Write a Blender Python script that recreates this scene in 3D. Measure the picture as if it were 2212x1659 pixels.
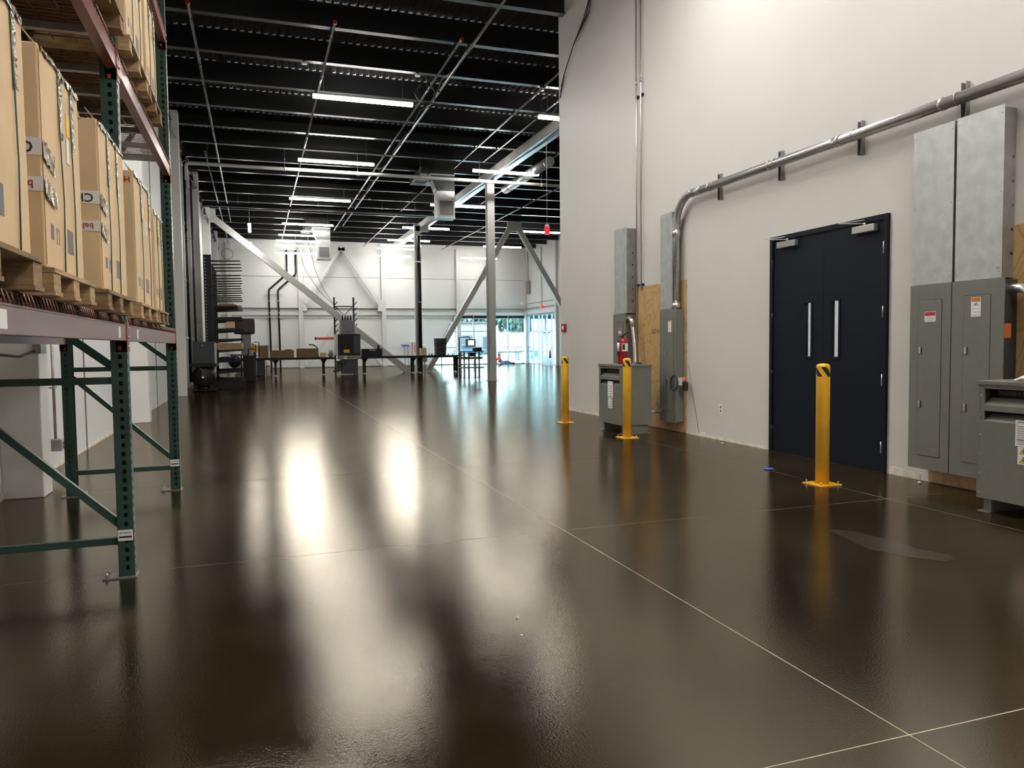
import bpy, bmesh, math, random
from mathutils import Vector, Matrix
random.seed(7)
for o in list(bpy.data.objects): bpy.data.objects.remove(o)
S = bpy.context.scene
COL = S.collection
R = random.uniform

# ------------------------------------------------------------------ camera
CX, CY, F = 1106., 829.5, 1625.
def _v(x, y): return Vector((x - CX, -(y - CY), -F))
_a = _v(552, 751); _b = _v(1552, 751 - 11.4)
Yc = _a.normalized(); Zc = _b.cross(_a).normalized()
if Zc.y < 0: Zc = -Zc
Xc = Yc.cross(Zc)
ROT = Matrix((Xc, Yc, Zc))            # camera space -> world
cam = bpy.data.objects.new('camera', bpy.data.cameras.new('camera'))
COL.objects.link(cam)
cam.matrix_world = Matrix.Translation((0, 0, 1.25)) @ ROT.to_4x4()
cam.data.sensor_width = 36; cam.data.lens = 36 * F / 2212
cam.data.clip_start = .05; cam.data.clip_end = 500
S.camera = cam

# ------------------------------------------------------------------ world, sun, exposure
W = bpy.data.worlds.new('world'); S.world = W; W.use_nodes = True
bg = W.node_tree.nodes['Background']
bg.inputs[0].default_value = (.80, .92, 1.0, 1); bg.inputs[1].default_value = 6.2
sun = bpy.data.objects.new('sun', bpy.data.lights.new('sun', 'SUN')); COL.objects.link(sun)
sun.data.energy = 4; sun.data.angle = .01; sun.data.color = (1, .96, .9)
sun.rotation_euler = Vector((-.25, -.55, .80)).to_track_quat('Z', 'Y').to_euler()
S.view_settings.view_transform = 'Standard'; S.view_settings.look = 'None'
S.view_settings.exposure = 1.6; S.view_settings.gamma = 1; S.view_settings.use_curve_mapping = False
LED = 26.0                             # radiance of the lit LED diffusers

# ------------------------------------------------------------------ materials
def mat(name, col, rough=.5, metal=0., var=.08, vs=3., bump=0., bs=40., spec=.5, stretch=None, emit=None):
    m = bpy.data.materials.new(name); m.use_nodes = True
    nt = m.node_tree; n = nt.nodes; l = nt.links; p = n['Principled BSDF']
    p.inputs['Roughness'].default_value = rough; p.inputs['Metallic'].default_value = metal
    p.inputs['Specular IOR Level'].default_value = spec
    if emit is not None:
        p.inputs['Emission Color'].default_value = (*col, 1); p.inputs['Emission Strength'].default_value = emit
    g = n.new('ShaderNodeNewGeometry')
    src = g.outputs['Position']
    if stretch:
        mp = n.new('ShaderNodeMapping'); mp.inputs['Scale'].default_value = stretch
        l.new(src, mp.inputs[0]); src = mp.outputs[0]
    if var:
        t = n.new('ShaderNodeTexNoise'); t.inputs['Scale'].default_value = vs; t.inputs['Detail'].default_value = 5
        l.new(src, t.inputs['Vector'])
        r = n.new('ShaderNodeValToRGB')
        r.color_ramp.elements[0].position = .3; r.color_ramp.elements[1].position = .7
        r.color_ramp.elements[0].color = (*[c * (1 - var) for c in col], 1)
        r.color_ramp.elements[1].color = (*[min(1, c * (1 + var)) for c in col], 1)
        l.new(t.outputs['Fac'], r.inputs[0]); l.new(r.outputs[0], p.inputs['Base Color'])
    else:
        p.inputs['Base Color'].default_value = (*col, 1)
    if bump:
        t2 = n.new('ShaderNodeTexNoise'); t2.inputs['Scale'].default_value = bs; t2.inputs['Detail'].default_value = 3
        l.new(src, t2.inputs['Vector'])
        b = n.new('ShaderNodeBump'); b.inputs['Strength'].default_value = bump; b.inputs['Distance'].default_value = .004
        l.new(t2.outputs['Fac'], b.inputs['Height']); l.new(b.outputs[0], p.inputs['Normal'])
    return m

M = {}
M['wall'] = mat('wall_paint', (.56, .54, .515), .42, var=.025, vs=.7, bump=.25, bs=160)
M['wallfar'] = mat('far_wall_paint', (.60, .60, .585), .5, var=.03, vs=.5, bump=.15, bs=30)
M['wallbase'] = mat('bare_drywall', (.62, .58, .51), .8, var=.2, vs=12)
M['steelwhite'] = mat('white_painted_steel', (.52, .52, .50), .4, var=.03)
M['girderwhite'] = mat('gloss_white_steel', (.55, .57, .58), .2, var=.05, spec=1.0)
M['ductdark'] = mat('dark_galvanised', (.10, .10, .10), .35, metal=.7, var=.2, vs=5)  # darker metal tone for the duct transition
M['black'] = mat('ceiling_black_paint', (.020, .020, .021), .35, var=.2, vs=2)
M['beam'] = mat('black_beam_paint', (.008, .008, .009), .32, var=.2, vs=2)
M['flange'] = mat('beam_flange', (.05, .053, .055), .3, metal=.35, var=.15, vs=5)
M['glint'] = mat('flute_glint', (.92, .93, .94), .4, var=.1, vs=2)  # near-white colour stands in for glints at the deck flutes
M['pipe'] = mat('grey_steel_pipe', (.30, .30, .29), .3, metal=.75, var=.12, vs=3)
M['whitepipe'] = mat('white_pipe', (.55, .55, .53), .35, var=.05)
M['blackpipe'] = mat('black_pipe', (.007, .007, .008), .38, var=.2, spec=.3)
M['galv'] = mat('galvanised_sheet', (.43, .45, .44), .36, metal=.45, var=.12, vs=9, bump=.1, bs=8)
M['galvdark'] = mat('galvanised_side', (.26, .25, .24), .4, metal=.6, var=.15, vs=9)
M['conduit'] = mat('steel_conduit', (.36, .36, .35), .3, metal=.75, var=.15, vs=6, stretch=(6, .5, 6))
M['flex'] = mat('flexible_metal_conduit', (.50, .49, .47), .25, metal=.9, var=.1)
M['panel'] = mat('grey_enamel', (.142, .142, .124), .42, var=.05, vs=20, bump=.15, bs=220)
M['paneldark'] = mat('dark_grey_sheet', (.05, .05, .05), .4, metal=.4, var=.2)
M['void'] = mat('dark_interior', (.008, .008, .008), .8, var=0)
M['door'] = mat('navy_door_paint', (.0038, .0070, .0135), .5, var=.12, vs=8, bump=.2, bs=200, spec=.18)
M['chrome'] = mat('brushed_metal', (.5, .49, .47), .3, metal=.85, var=.08)
M['yellow'] = mat('yellow_paint', (.68, .37, .012), .38, var=.06, vs=6)
M['blacktape'] = mat('black_tape', (.012, .012, .012), .35, var=0)
M['green'] = mat('rack_green', (.018, .050, .038), .38, var=.15, vs=12)
M['orange'] = mat('rack_red_beam', (.17, .052, .036), .33, var=.22, vs=8, stretch=(1, .3, 3))
M['redclip'] = mat('rack_red_clip', (.22, .022, .012), .4, var=.1)
M['wire'] = mat('wire_deck', (.13, .065, .05), .35, metal=.4, var=.1)
M['card'] = mat('cardboard', (.62, .445, .26), .75, var=.07, vs=5, bump=.15, bs=60)
M['carddark'] = mat('kraft_cardboard', (.20, .115, .055), .75, var=.1, vs=5)
M['wood'] = mat('pallet_wood', (.36, .235, .115), .75, var=.35, vs=5, stretch=(1.2, 1.2, 9), bump=.3, bs=30)
M['wood2'] = mat('old_pallet_wood', (.22, .135, .062), .8, var=.4, vs=5, stretch=(1.2, 1.2, 9), bump=.3, bs=30)
M['strap'] = mat('green_strap', (.03, .09, .065), .2, var=.3, vs=30)
M['film'] = mat('stretch_film', (.40, .34, .26), .10, metal=.45, var=.4, vs=60, bump=1., bs=70)
M['grey'] = mat('grey_print', (.16, .15, .15), .7, var=.1)
M['paper'] = mat('white_paper', (.68, .68, .66), .6, var=.03)
M['yellowpaper'] = mat('yellow_sticker', (.75, .48, .05), .6, var=.05)
M['ink'] = mat('black_ink', (.015, .015, .02), .6, var=0)
M['redink'] = mat('red_ink', (.38, .02, .02), .5, var=0)
M['orangeink'] = mat('orange_ink', (.5, .12, .02), .5, var=0)
M['blueink'] = mat('blue_ink', (.02, .04, .16), .5, var=0)
M['red'] = mat('red_paint', (.30, .008, .012), .25, var=.05)
M['orangered'] = mat('orange_paint', (.72, .10, .035), .4, var=.05)
M['maroon'] = mat('maroon_paint', (.055, .018, .026), .4, var=.1)
M['darkmetal'] = mat('dark_metal', (.007, .0075, .009), .42, var=.2, vs=6, spec=.3)
M['midmetal'] = mat('machine_grey', (.20, .20, .20), .4, var=.1)
M['slate'] = mat('slate_grey_paint', (.035, .042, .048), .4, var=.1)
M['rubber'] = mat('black_rubber', (.01, .01, .01), .5, var=0)
M['white'] = mat('white_plastic', (.75, .75, .74), .4, var=.02)
M['blue'] = mat('blue_plastic', (.03, .10, .55), .5, var=.1)
M['rag'] = mat('white_rag', (.75, .73, .69), .8, var=.1, vs=30)
M['joint'] = mat('floor_joint_filler', (.46, .40, .31), .6, var=.12, vs=6)
M['led'] = mat('led_diffuser', (1.0, .965, .90), .5, var=0, emit=LED)
M['redlamp'] = mat('red_lens', (1, .012, .02), .3, var=0, emit=.34)
M['skin'] = mat('skin', (.45, .25, .17), .5, var=.03)
M['hair'] = mat('dark_hair', (.02, .014, .01), .6, var=.1)
M['shirt'] = mat('red_shirt', (.75, .045, .02), .8, var=.05)
M['jeans'] = mat('blue_jeans', (.12, .18, .30), .8, var=.1)
M['frame'] = mat('window_frame_metal', (.22, .29, .34), .4, var=.03)
M['asphalt'] = mat('parking_concrete', (.55, .55, .52), .8, var=.08, vs=.5)
M['grass'] = mat('lawn', (.05, .08, .03), .9, var=.3, vs=1.5)
M['brick'] = mat('rose_brick', (.13, .095, .10), .8, var=.15, vs=2)
M['leaf'] = mat('leaves', (.018, .040, .022), .7, var=.5, vs=.8)
M['bark'] = mat('bark', (.06, .05, .045), .9, var=.3, vs=4)
M['paintwhite'] = mat('car_white', (.7, .7, .7), .3, var=0)
M['paintblue'] = mat('car_blue', (.02, .05, .10), .4, var=0)
M['screen'] = mat('screen_lit', (.85, .95, 1), .3, var=0, emit=1.2)
M['plate'] = mat('yellow_triangle', (.75, .6, .02), .5, var=0)

def floor_mat():
    m = bpy.data.materials.new('polished_concrete'); m.use_nodes = True
    nt = m.node_tree; n = nt.nodes; l = nt.links; p = n['Principled BSDF']
    g = n.new('ShaderNodeNewGeometry')
    def noise(s, d, sc=None, dist=0):
        t = n.new('ShaderNodeTexNoise'); t.inputs['Scale'].default_value = s; t.inputs['Detail'].default_value = d
        t.inputs['Distortion'].default_value = dist
        src = g.outputs['Position']
        if sc:
            mp = n.new('ShaderNodeMapping'); mp.inputs['Scale'].default_value = sc
            l.new(src, mp.inputs[0]); src = mp.outputs[0]
        l.new(src, t.inputs['Vector']); return t
    a = noise(1.1, 8, dist=.4); r = n.new('ShaderNodeValToRGB')
    r.color_ramp.elements[0].position = .32; r.color_ramp.elements[0].color = (.012, .0080, .0038, 1)
    r.color_ramp.elements[1].position = .72; r.color_ramp.elements[1].color = (.030, .0210, .0112, 1)
    l.new(a.outputs['Fac'], r.inputs[0]); l.new(r.outputs[0], p.inputs['Base Color'])
    b = noise(2.3, 6); mr = n.new('ShaderNodeMapRange')
    mr.inputs[1].default_value = .3; mr.inputs[2].default_value = .7
    mr.inputs[3].default_value = .145; mr.inputs[4].default_value = .19
    l.new(b.outputs['Fac'], mr.inputs[0]); l.new(mr.outputs[0], p.inputs['Roughness'])
    df = n.new('ShaderNodeBsdfDiffuse'); gl = n.new('ShaderNodeBsdfGlossy'); gl.distribution = 'BECKMANN'
    gl.inputs['Color'].default_value = (1, .92, .80, 1)
    fr = n.new('ShaderNodeLayerWeight'); fr.inputs['Blend'].default_value = .5
    pw = n.new('ShaderNodeMath'); pw.operation = 'POWER'; pw.inputs[1].default_value = 5
    ma = n.new('ShaderNodeMath'); ma.operation = 'MULTIPLY_ADD'; ma.inputs[1].default_value = .46; ma.inputs[2].default_value = .14
    l.new(fr.outputs['Facing'], pw.inputs[0]); l.new(pw.outputs[0], ma.inputs[0])
    mx = n.new('ShaderNodeMixShader')
    l.new(r.outputs[0], df.inputs['Color']); l.new(mr.outputs[0], gl.inputs['Roughness'])
    l.new(ma.outputs[0], mx.inputs[0]); l.new(df.outputs[0], mx.inputs[1]); l.new(gl.outputs[0], mx.inputs[2])
    l.new(mx.outputs[0], n['Material Output'].inputs[0])
    f = noise(125, 2); w = noise(1.6, 3, (.35, 1.6, 1))
    b1 = n.new('ShaderNodeBump'); b1.inputs['Strength'].default_value = .5; b1.inputs['Distance'].default_value = .0009
    l.new(f.outputs['Fac'], b1.inputs['Height'])
    b2 = n.new('ShaderNodeBump'); b2.inputs['Strength'].default_value = .10; b2.inputs['Distance'].default_value = .004
    l.new(w.outputs['Fac'], b2.inputs['Height']); l.new(b1.outputs[0], b2.inputs['Normal'])
    for q in (df, gl, fr): l.new(b2.outputs[0], q.inputs['Normal'])
    n.remove(p)
    return m
M['floor'] = floor_mat()

M['stain'] = mat('pale_floor_stain', (.034, .027, .018), .24, var=.2, vs=8)
def ply_mat():
    m = bpy.data.materials.new('plywood'); m.use_nodes = True
    nt = m.node_tree; n = nt.nodes; l = nt.links; p = n['Principled BSDF']
    g = n.new('ShaderNodeNewGeometry'); mp = n.new('ShaderNodeMapping'); mp.inputs['Scale'].default_value = (1, 2.6, 1.5)
    l.new(g.outputs['Position'], mp.inputs[0])
    w = n.new('ShaderNodeTexNoise'); w.inputs['Scale'].default_value = 1.5; w.inputs['Detail'].default_value = 1.2
    l.new(mp.outputs[0], w.inputs['Vector'])
    mu = n.new('ShaderNodeMath'); mu.operation = 'MULTIPLY'; mu.inputs[1].default_value = 60
    si = n.new('ShaderNodeMath'); si.operation = 'SINE'
    l.new(w.outputs['Fac'], mu.inputs[0]); l.new(mu.outputs[0], si.inputs[0])
    r = n.new('ShaderNodeValToRGB'); r.color_ramp.elements[0].color = (.46, .30, .13, 1); r.color_ramp.elements[1].color = (.37, .225, .09, 1)
    r.color_ramp.elements[0].position = .2; r.color_ramp.elements[1].position = .95
    l.new(si.outputs[0], r.inputs[0]); l.new(r.outputs[0], p.inputs['Base Color']); p.inputs['Roughness'].default_value = .6
    return m
M['ply'] = ply_mat()

def glass_mat(name, tint, refl=.08):
    m = bpy.data.materials.new(name); m.use_nodes = True
    nt = m.node_tree; n = nt.nodes; l = nt.links; n.remove(n['Principled BSDF'])
    t = n.new('ShaderNodeBsdfTransparent'); t.inputs[0].default_value = (*tint, 1)
    gl = n.new('ShaderNodeBsdfGlossy'); gl.inputs['Roughness'].default_value = .02
    lw = n.new('ShaderNodeLayerWeight'); lw.inputs[0].default_value = .35
    mr = n.new('ShaderNodeMath'); mr.operation = 'MULTIPLY'; mr.inputs[1].default_value = .6
    mx = n.new('ShaderNodeMixShader'); l.new(lw.outputs['Fresnel'], mr.inputs[0]); l.new(mr.outputs[0], mx.inputs[0])
    l.new(t.outputs[0], mx.inputs[1]); l.new(gl.outputs[0], mx.inputs[2]); l.new(mx.outputs[0], n['Material Output'].inputs[0])
    return m
M['glass'] = glass_mat('tinted_glass', (.78, .93, .97))
M['visionglass'] = glass_mat('door_glass', (.8, .8, .84))
M['poly'] = glass_mat('poly_sheet', (.50, .50, .50))

# ------------------------------------------------------------------ mesh helpers
WL = {}
def wl(o):
    v = Vector((0, 0, 0))
    while o: v += WL.get(o.name, Vector((0, 0, 0))); o = o.parent
    return v
class MB:
    def __init__(s): s.v = []; s.f = []; s.sm = []
    def add(s, vs, fs, smooth=False):
        k = len(s.v); s.v += [tuple(x) for x in vs]
        for f in fs: s.f.append([i + k for i in f]); s.sm.append(smooth)
        return s
    def box(s, x0, x1, y0, y1, z0, z1):
        x0, x1 = min(x0, x1), max(x0, x1); y0, y1 = min(y0, y1), max(y0, y1); z0, z1 = min(z0, z1), max(z0, z1)
        return s.add([(x0,y0,z0),(x1,y0,z0),(x1,y1,z0),(x0,y1,z0),(x0,y0,z1),(x1,y0,z1),(x1,y1,z1),(x0,y1,z1)],
                     [(0,3,2,1),(4,5,6,7),(0,1,5,4),(1,2,6,5),(2,3,7,6),(3,0,4,7)])
    def hexa(s, pts): return s.add(pts, [(0,3,2,1),(4,5,6,7),(0,1,5,4),(1,2,6,5),(2,3,7,6),(3,0,4,7)])
    def bar(s, p, q, w, h, up=(0, 0, 1)):
        p, q = Vector(p), Vector(q); d = (q - p).normalized(); up = Vector(up)
        if abs(d.dot(up)) > .98: up = Vector((1, 0, 0))
        a = d.cross(up).normalized() * w / 2; b = a.cross(d).normalized() * h / 2
        return s.hexa([p-a-b, p+a-b, q+a-b, q-a-b, p-a+b, p+a+b, q+a+b, q-a+b])
    def tube(s, path, r, n=8, cap=True, closed=False):
        P = [Vector(p) for p in path]; m = len(P); vs = []; last = None
        for i, p in enumerate(P):
            if closed: d = P[(i+1) % m] - P[i-1]
            else: d = (P[min(i+1, m-1)] - P[max(i-1, 0)])
            d.normalize()
            if last is None:
                u = Vector((0, 0, 1)) if abs(d.z) < .9 else Vector((1, 0, 0))
                a = d.cross(u).normalized()
            else: a = (last - d * last.dot(d)).normalized()
            last = a; b = d.cross(a); rr = r[i] if isinstance(r, (list, tuple)) else r
            for k in range(n):
                t = 2 * math.pi * k / n; vs.append(p + (a * math.cos(t) + b * math.sin(t)) * rr)
        fs = []
        for i in range(m if closed else m - 1):
            j = (i + 1) % m
            for k in range(n): fs.append((i*n+k, i*n+(k+1) % n, j*n+(k+1) % n, j*n+k))
        s.add(vs, fs, True)
        if cap and not closed:
            k0 = len(s.v) - len(vs)
            s.f.append([k0 + i for i in range(n)][::-1]); s.sm.append(False)
            s.f.append([k0 + (m-1)*n + i for i in range(n)]); s.sm.append(False)
        return s
    def cyl(s, p, q, r, n=16): return s.tube([p, q], r, n)
    def prism(s, poly, d):            # polygon of 3D points, extruded by d
        d = Vector(d); k = len(poly); P = [Vector(p) for p in poly]
        return s.add(P + [p + d for p in P], [list(range(k))[::-1], [k+i for i in range(k)]] + [(i, (i+1) % k, k+(i+1) % k, k+i) for i in range(k)])
    def ball(s, c, rx, ry, rz, u=12, v=8):
        c = Vector(c); vs = []; fs = []
        for i in range(v + 1):
            t = math.pi * i / v
            for k in range(u):
                a = 2 * math.pi * k / u
                vs.append(c + Vector((rx*math.sin(t)*math.cos(a), ry*math.sin(t)*math.sin(a), rz*math.cos(t))))
        for i in range(v):
            for k in range(u): fs.append((i*u+k, (i+1)*u+k, (i+1)*u+(k+1) % u, i*u+(k+1) % u))
        return s.add(vs, fs, True)
    def build(s, name, m, parent=None, at=None, bevel=0, **tags):
        base = wl(parent) if parent else Vector(at or (0, 0, 0))
        me = bpy.data.meshes.new(name)
        me.from_pydata([tuple(Vector(v) - base) for v in s.v], [], s.f); me.validate()
        if len(me.polygons) == len(s.sm): me.polygons.foreach_set('use_smooth', s.sm)
        bmx = bmesh.new(); bmx.from_mesh(me); bmesh.ops.recalc_face_normals(bmx, faces=bmx.faces); bmx.to_mesh(me); bmx.free()
        me.materials.append(M[m] if isinstance(m, str) else m)
        o = bpy.data.objects.new(name, me); COL.objects.link(o)
        if parent: o.parent = parent
        else: o.location = base; WL[o.name] = base
        if bevel:
            b = o.modifiers.new('bevel', 'BEVEL'); b.width = bevel; b.segments = 2; b.limit_method = 'ANGLE'
        for k, v in tags.items(): o[k] = v
        return o
def B(*a): return MB().box(*a)
def thing(name, label, cat, at, group=None, kind=None):
    o = bpy.data.objects.new(name, None); COL.objects.link(o); o.location = at; o.empty_display_size = .1
    WL[o.name] = Vector(at); o['label'] = label; o['category'] = cat
    if group: o['group'] = group
    if kind: o['kind'] = kind
    return o
def struct(name, at=(0, 0, 0)):
    o = bpy.data.objects.new(name, None); COL.objects.link(o); o.location = at; WL[o.name] = Vector(at); o['kind'] = 'structure'
    return o
def dup(root, loc, label=None, group=None):
    c = root.copy(); COL.objects.link(c); c.location = loc
    if label: c['label'] = label
    if group: c['group'] = group
    def kids(a, b):
        for ch in [x for x in a.children]:
            k = ch.copy(); COL.objects.link(k); k.parent = b; kids(ch, k)
    kids(root, c); WL[c.name] = Vector(loc)
    return c
def text(s, size, origin, xdir, ydir, m, parent, name='lettering', ext=.0006, align='CENTER'):
    cu = bpy.data.curves.new('t', 'FONT'); cu.body = s; cu.size = size; cu.extrude = ext; cu.align_x = align; cu.align_y = 'CENTER'
    cu.resolution_u = 2; cu.offset = size*.012
    to = bpy.data.objects.new('t', cu); COL.objects.link(to); bpy.context.view_layer.update()
    me = bpy.data.meshes.new_from_object(to.evaluated_get(bpy.context.evaluated_depsgraph_get()))
    bpy.data.objects.remove(to); bpy.data.curves.remove(cu)
    x = Vector(xdir).normalized(); y = Vector(ydir).normalized(); z = x.cross(y)
    mt = Matrix((x, y, z)).transposed().to_4x4(); mt.translation = Vector(origin) - wl(parent)
    me.transform(mt); me.materials.clear(); me.materials.append(M[m])
    o = bpy.data.objects.new(name, me); COL.objects.link(o); o.parent = parent
    return o
def arc(c, r, a0, a1, u, v, n=8):     # arc in plane (u,v) about c
    c, u, v = Vector(c), Vector(u), Vector(v)
    return [c + (u*math.cos(a0+(a1-a0)*i/n) + v*math.sin(a0+(a1-a0)*i/n))*r for i in range(n+1)]

# ================================================================== SETTING
LX, RX, WE, FY, BX, BY = -2.04, 5.6, 13.5, 47.0, 17.1, -6.0
DZ = 7.80
# floor: filler bed with sawn slabs
fl = B(LX-.3, BX+.3, BY-.3, FY+.3, -.3, -.0012).build('floor', 'joint', kind='structure')
xs = [LX-.3, 1.93, 4.70, 7.50, 10.3, 13.1, 15.9, BX+.3]
ys = [BY-.3, -3.8, -1.0] + [1.80 + 2.83*i for i in range(0, 17)]
ys = [y for y in ys if y < FY - .5] + [FY+.3]
for i in range(len(xs)-1):
    for j in range(len(ys)-1):
        g = .0031
        B(xs[i]+(g if i else 0), xs[i+1]-g, ys[j]+g, ys[j+1]-g, -.05, 0).build('floor_slab', 'floor', fl)
MB().prism([(3.565, 4.018, 0), (3.702, 3.897, 0), (3.717, 3.701, 0), (3.729, 3.430, 0), (3.788, 3.269, 0), (3.740, 3.197, 0), (3.648, 3.183, 0), (3.531, 3.327, 0), (3.450, 3.539, 0), (3.517, 3.779, 0)], (0, 0, .0006)).build('stain', 'stain', fl)
# walls
wl_ = B(LX-.3, LX, BY-.3, FY+.3, 0, 8).build('wall_left', 'wallfar', kind='structure')
B(LX-.3, RX+.2, BY-.3, BY, 0, 8).build('wall_back', 'wall', kind='structure')
wr = MB(); DY0, DY1, DZ1 = 5.53, 7.22, 2.43
wr.box(RX, RX+.2, BY, DY0, 0, 8); wr.box(RX, RX+.2, DY1, WE, 0, 8); wr.box(RX, RX+.2, DY0, DY1, DZ1, 8)
wr = wr.build('wall_right', 'wall', kind='structure')
B(RX+.2, BX+.3, WE-.2, WE, 0, 8).build('wall_return', 'wall', kind='structure')
# room behind the navy doors
rm = MB()
rm.box(RX+.2, 9.0, 4.2, 4.3, 0, 3); rm.box(RX+.2, 9.0, 8.6, 8.7, 0, 3); rm.box(9.0, 9.1, 4.2, 8.7, 0, 3)
rm.box(RX+.2, 9.1, 4.2, 8.7, 3, 3.1); rm.box(RX+.2, 9.1, 4.2, 8.7, -.1, -.002)
rm.build('wall_corridor', 'wall', kind='structure')
# left wall pilasters and panel joints
for k, y in enumerate((7.28, 14.0, 21.3, 28.4, 35.35, 42.4)):
    B(LX, -1.73, y, y+.28, 0, 7.35).build('pilaster', 'wallfar', wl_, bevel=.01)
for y in (10.6, 17.8, 24.8, 31.9, 38.9):
    B(LX-.001, LX+.012, y, y+.03, 0, 7.8).build('panel_joint', 'grey', wl_)
mb = MB()
for i in range(60):
    y = 1 + i*.75; mb.prism([(LX, y, 0), (LX, y, R(.015, .06)), (LX, y+.75, R(.015, .06)), (LX, y+.75, 0)], (.006, 0, 0))
mb.build('baseboard_left', 'wallbase', kind='structure')
mb = MB()
y = 7.25
while y < 13.4:
    d = R(.12, .3); h1, h2 = R(.02, .07), R(.02, .07)
    if not 8.98 < y < 10.9 or True: mb.prism([(RX, y, 0), (RX, y, h1), (RX, y+d, h2), (RX, y+d, 0)], (-.005, 0, 0))
    y += d
mb.prism([(RX, 5.15, 0), (RX, 5.15, .05), (RX, 5.5, .08), (RX, 5.5, 0)], (-.005, 0, 0))
mb.build('baseboard_right', 'wallbase', kind='structure')

# far wall with slanted glazing
GZ = 3.20
def fwall():
    m = MB()
    gl0, gl1 = 10.35, 12.15
    m.box(LX-.3, gl0, FY, FY+.3, 0, 8); m.box(gl0, BX+.3, FY, FY+.3, GZ, 8)
    m.prism([(gl0, FY, 0), (gl1, FY, GZ), (gl0, FY, GZ)], (0, .3, 0))
    return m.build('wall_far', 'wallfar', kind='structure')
wf = fwall()
for x in (-1.5, 2.50, 7.45, 12.22, 16.85):
    B(x, x+.26, FY-.28, FY, 0, 7.35).build('column', 'steelwhite', wf, bevel=.01)
for x0, x1 in ((LX, 2.5), (2.76, 7.45), (7.71, 12.22), (12.48, 16.85)):
    B(x0, x1, FY-.14, FY, 3.16, 3.36).build('girt', 'steelwhite', wf)
    B(x0, x1, FY-.17, FY, 3.56, 3.60).build('angle_rail', 'grey', wf)
    B(x0, x1, FY-.02, FY, 5.45, 5.475).build('panel_joint', 'grey', wf)
    if x0 < 12: B(x0, x1, FY-.02, FY, 2.95, 2.97).build('panel_joint', 'grey', wf)
    B(x0, x1, FY-.04, FY, .02, .05).build('base_angle', 'grey', wf)
yb = FY - .40
for p, q in (((5.0, yb, 7.2), (2.85, yb, 3.85)), ((5.1, yb, 7.2), (7.3, yb, 3.85)), ((5.0, yb, 3.1), (2.95, yb, .1)), ((5.05, yb, 3.1), (7.4, yb, .1))):
    MB().bar(p, q, .2, .2).build('chevron_brace', 'steelwhite', wf)
for x in (2.72, 7.2):
    B(x, x+.25, yb-.02, FY-.1, 3.4, 4.1).build('gusset_plate', 'steelwhite', wf)
B(4.85, 5.25, yb-.1, FY, 7.0, 7.35).build('gusset_plate', 'steelwhite', wf)
# right glazed wall
wg = MB(); wg.box(17.0, 17.3, WE, 41.4, 0, 8); wg.box(17.0, 17.3, 41.4, FY, GZ, 8)
wg = wg.build('wall_glazed_side', 'wallfar', kind='structure')
B(16.9, 17.0, 41.6, FY-.3, 3.56, 3.60).build('angle_rail', 'grey', wg)
B(16.84, 17.0, 41.35, 41.6, 0, 7.35).build('column', 'steelwhite', wg)
B(16.98, 17.0, 44.1, 44.13, 3.6, 7.35).build('panel_joint', 'grey', wg)
B(16.98, 17.0, 41.4, FY-.3, 3.9, 3.93).build('panel_joint', 'grey', wg)
# windows
w1 = struct('window_1')
mx = [12.22, 13.41, 14.60, 15.75, 16.94]
for x in mx + [11.25]:
    z1 = GZ if x > 12.15 else (x-10.35)/1.8*GZ - .05
    B(x-.03, x+.03, FY+.02, FY+.12, 0, z1).build('mullion', 'frame', w1)
for z in (1.10, 2.14):
    xl = 10.35 + z/GZ*1.8
    B(xl, 16.95, FY+.03, FY+.11, z-.025, z+.025).build('transom', 'frame', w1)
B(10.4, 16.95, FY+.02, FY+.12, 0, .06).build('sill', 'frame', w1)
B(12.15, 16.95, FY+.02, FY+.12, GZ-.26, GZ-.20).build('head_rail', 'frame', w1)
MB().bar((10.35, FY+.05, 0), (12.15, FY+.05, GZ), .1, .08, up=(0, 1, 0)).build('slanted_jamb', 'frame', w1)
for a in range(4): B(mx[a]+.03, mx[a+1]-.03, FY+.04, FY+.2, GZ-.20, GZ).build('blind_cassette', 'void', w1)
zz = [.06, 1.075, 1.125, 2.115, 2.165, GZ-.26]
for a in range(4):
    for k in range(3): B(mx[a]+.03, mx[a+1]-.03, FY+.07, FY+.076, zz[2*k], zz[2*k+1]).build('pane', 'glass', w1)
MB().prism([(10.4, FY+.07, .06), (12.2, FY+.07, .06), (12.2, FY+.07, GZ-.05), (12.13, FY+.07, GZ-.05)], (0, .006, 0)).build('pane', 'glass', w1)
w2 = struct('window_2')
my = [41.62, 42.60, 44.21, 44.82, 46.68]
for y in my: B(17.03, 17.13, y-.035, y+.035, 0, GZ).build('mullion', 'frame', w2)
B(17.03, 17.13, 43.39, 43.45, 2.07, GZ).build('mullion', 'frame', w2)
B(17.03, 17.13, 45.72, 45.78, 0, GZ).build('mullion', 'frame', w2)
for a, b in ((44.21, 46.68), (41.62, 42.6)):
    B(17.04, 17.12, a, b, 1.07, 1.12).build('transom', 'frame', w2)
    B(17.04, 17.12, a, b, 2.02, 2.07).build('transom', 'frame', w2)
    B(17.03, 17.13, a, b, 0, .06).build('sill', 'frame', w2)
B(17.04, 17.12, 42.6, 44.21, 2.02, 2.10).build('transom', 'frame', w2)
B(17.03, 17.13, 41.4, 46.99, GZ-.08, GZ).build('head_rail', 'frame', w2)
B(16.95, 17.13, 41.4, 41.62, 0, GZ).build('side_post', 'frame', w2)
B(16.95, 17.13, 46.68, FY, 0, GZ).build('corner_post', 'frame', w2)
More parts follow.
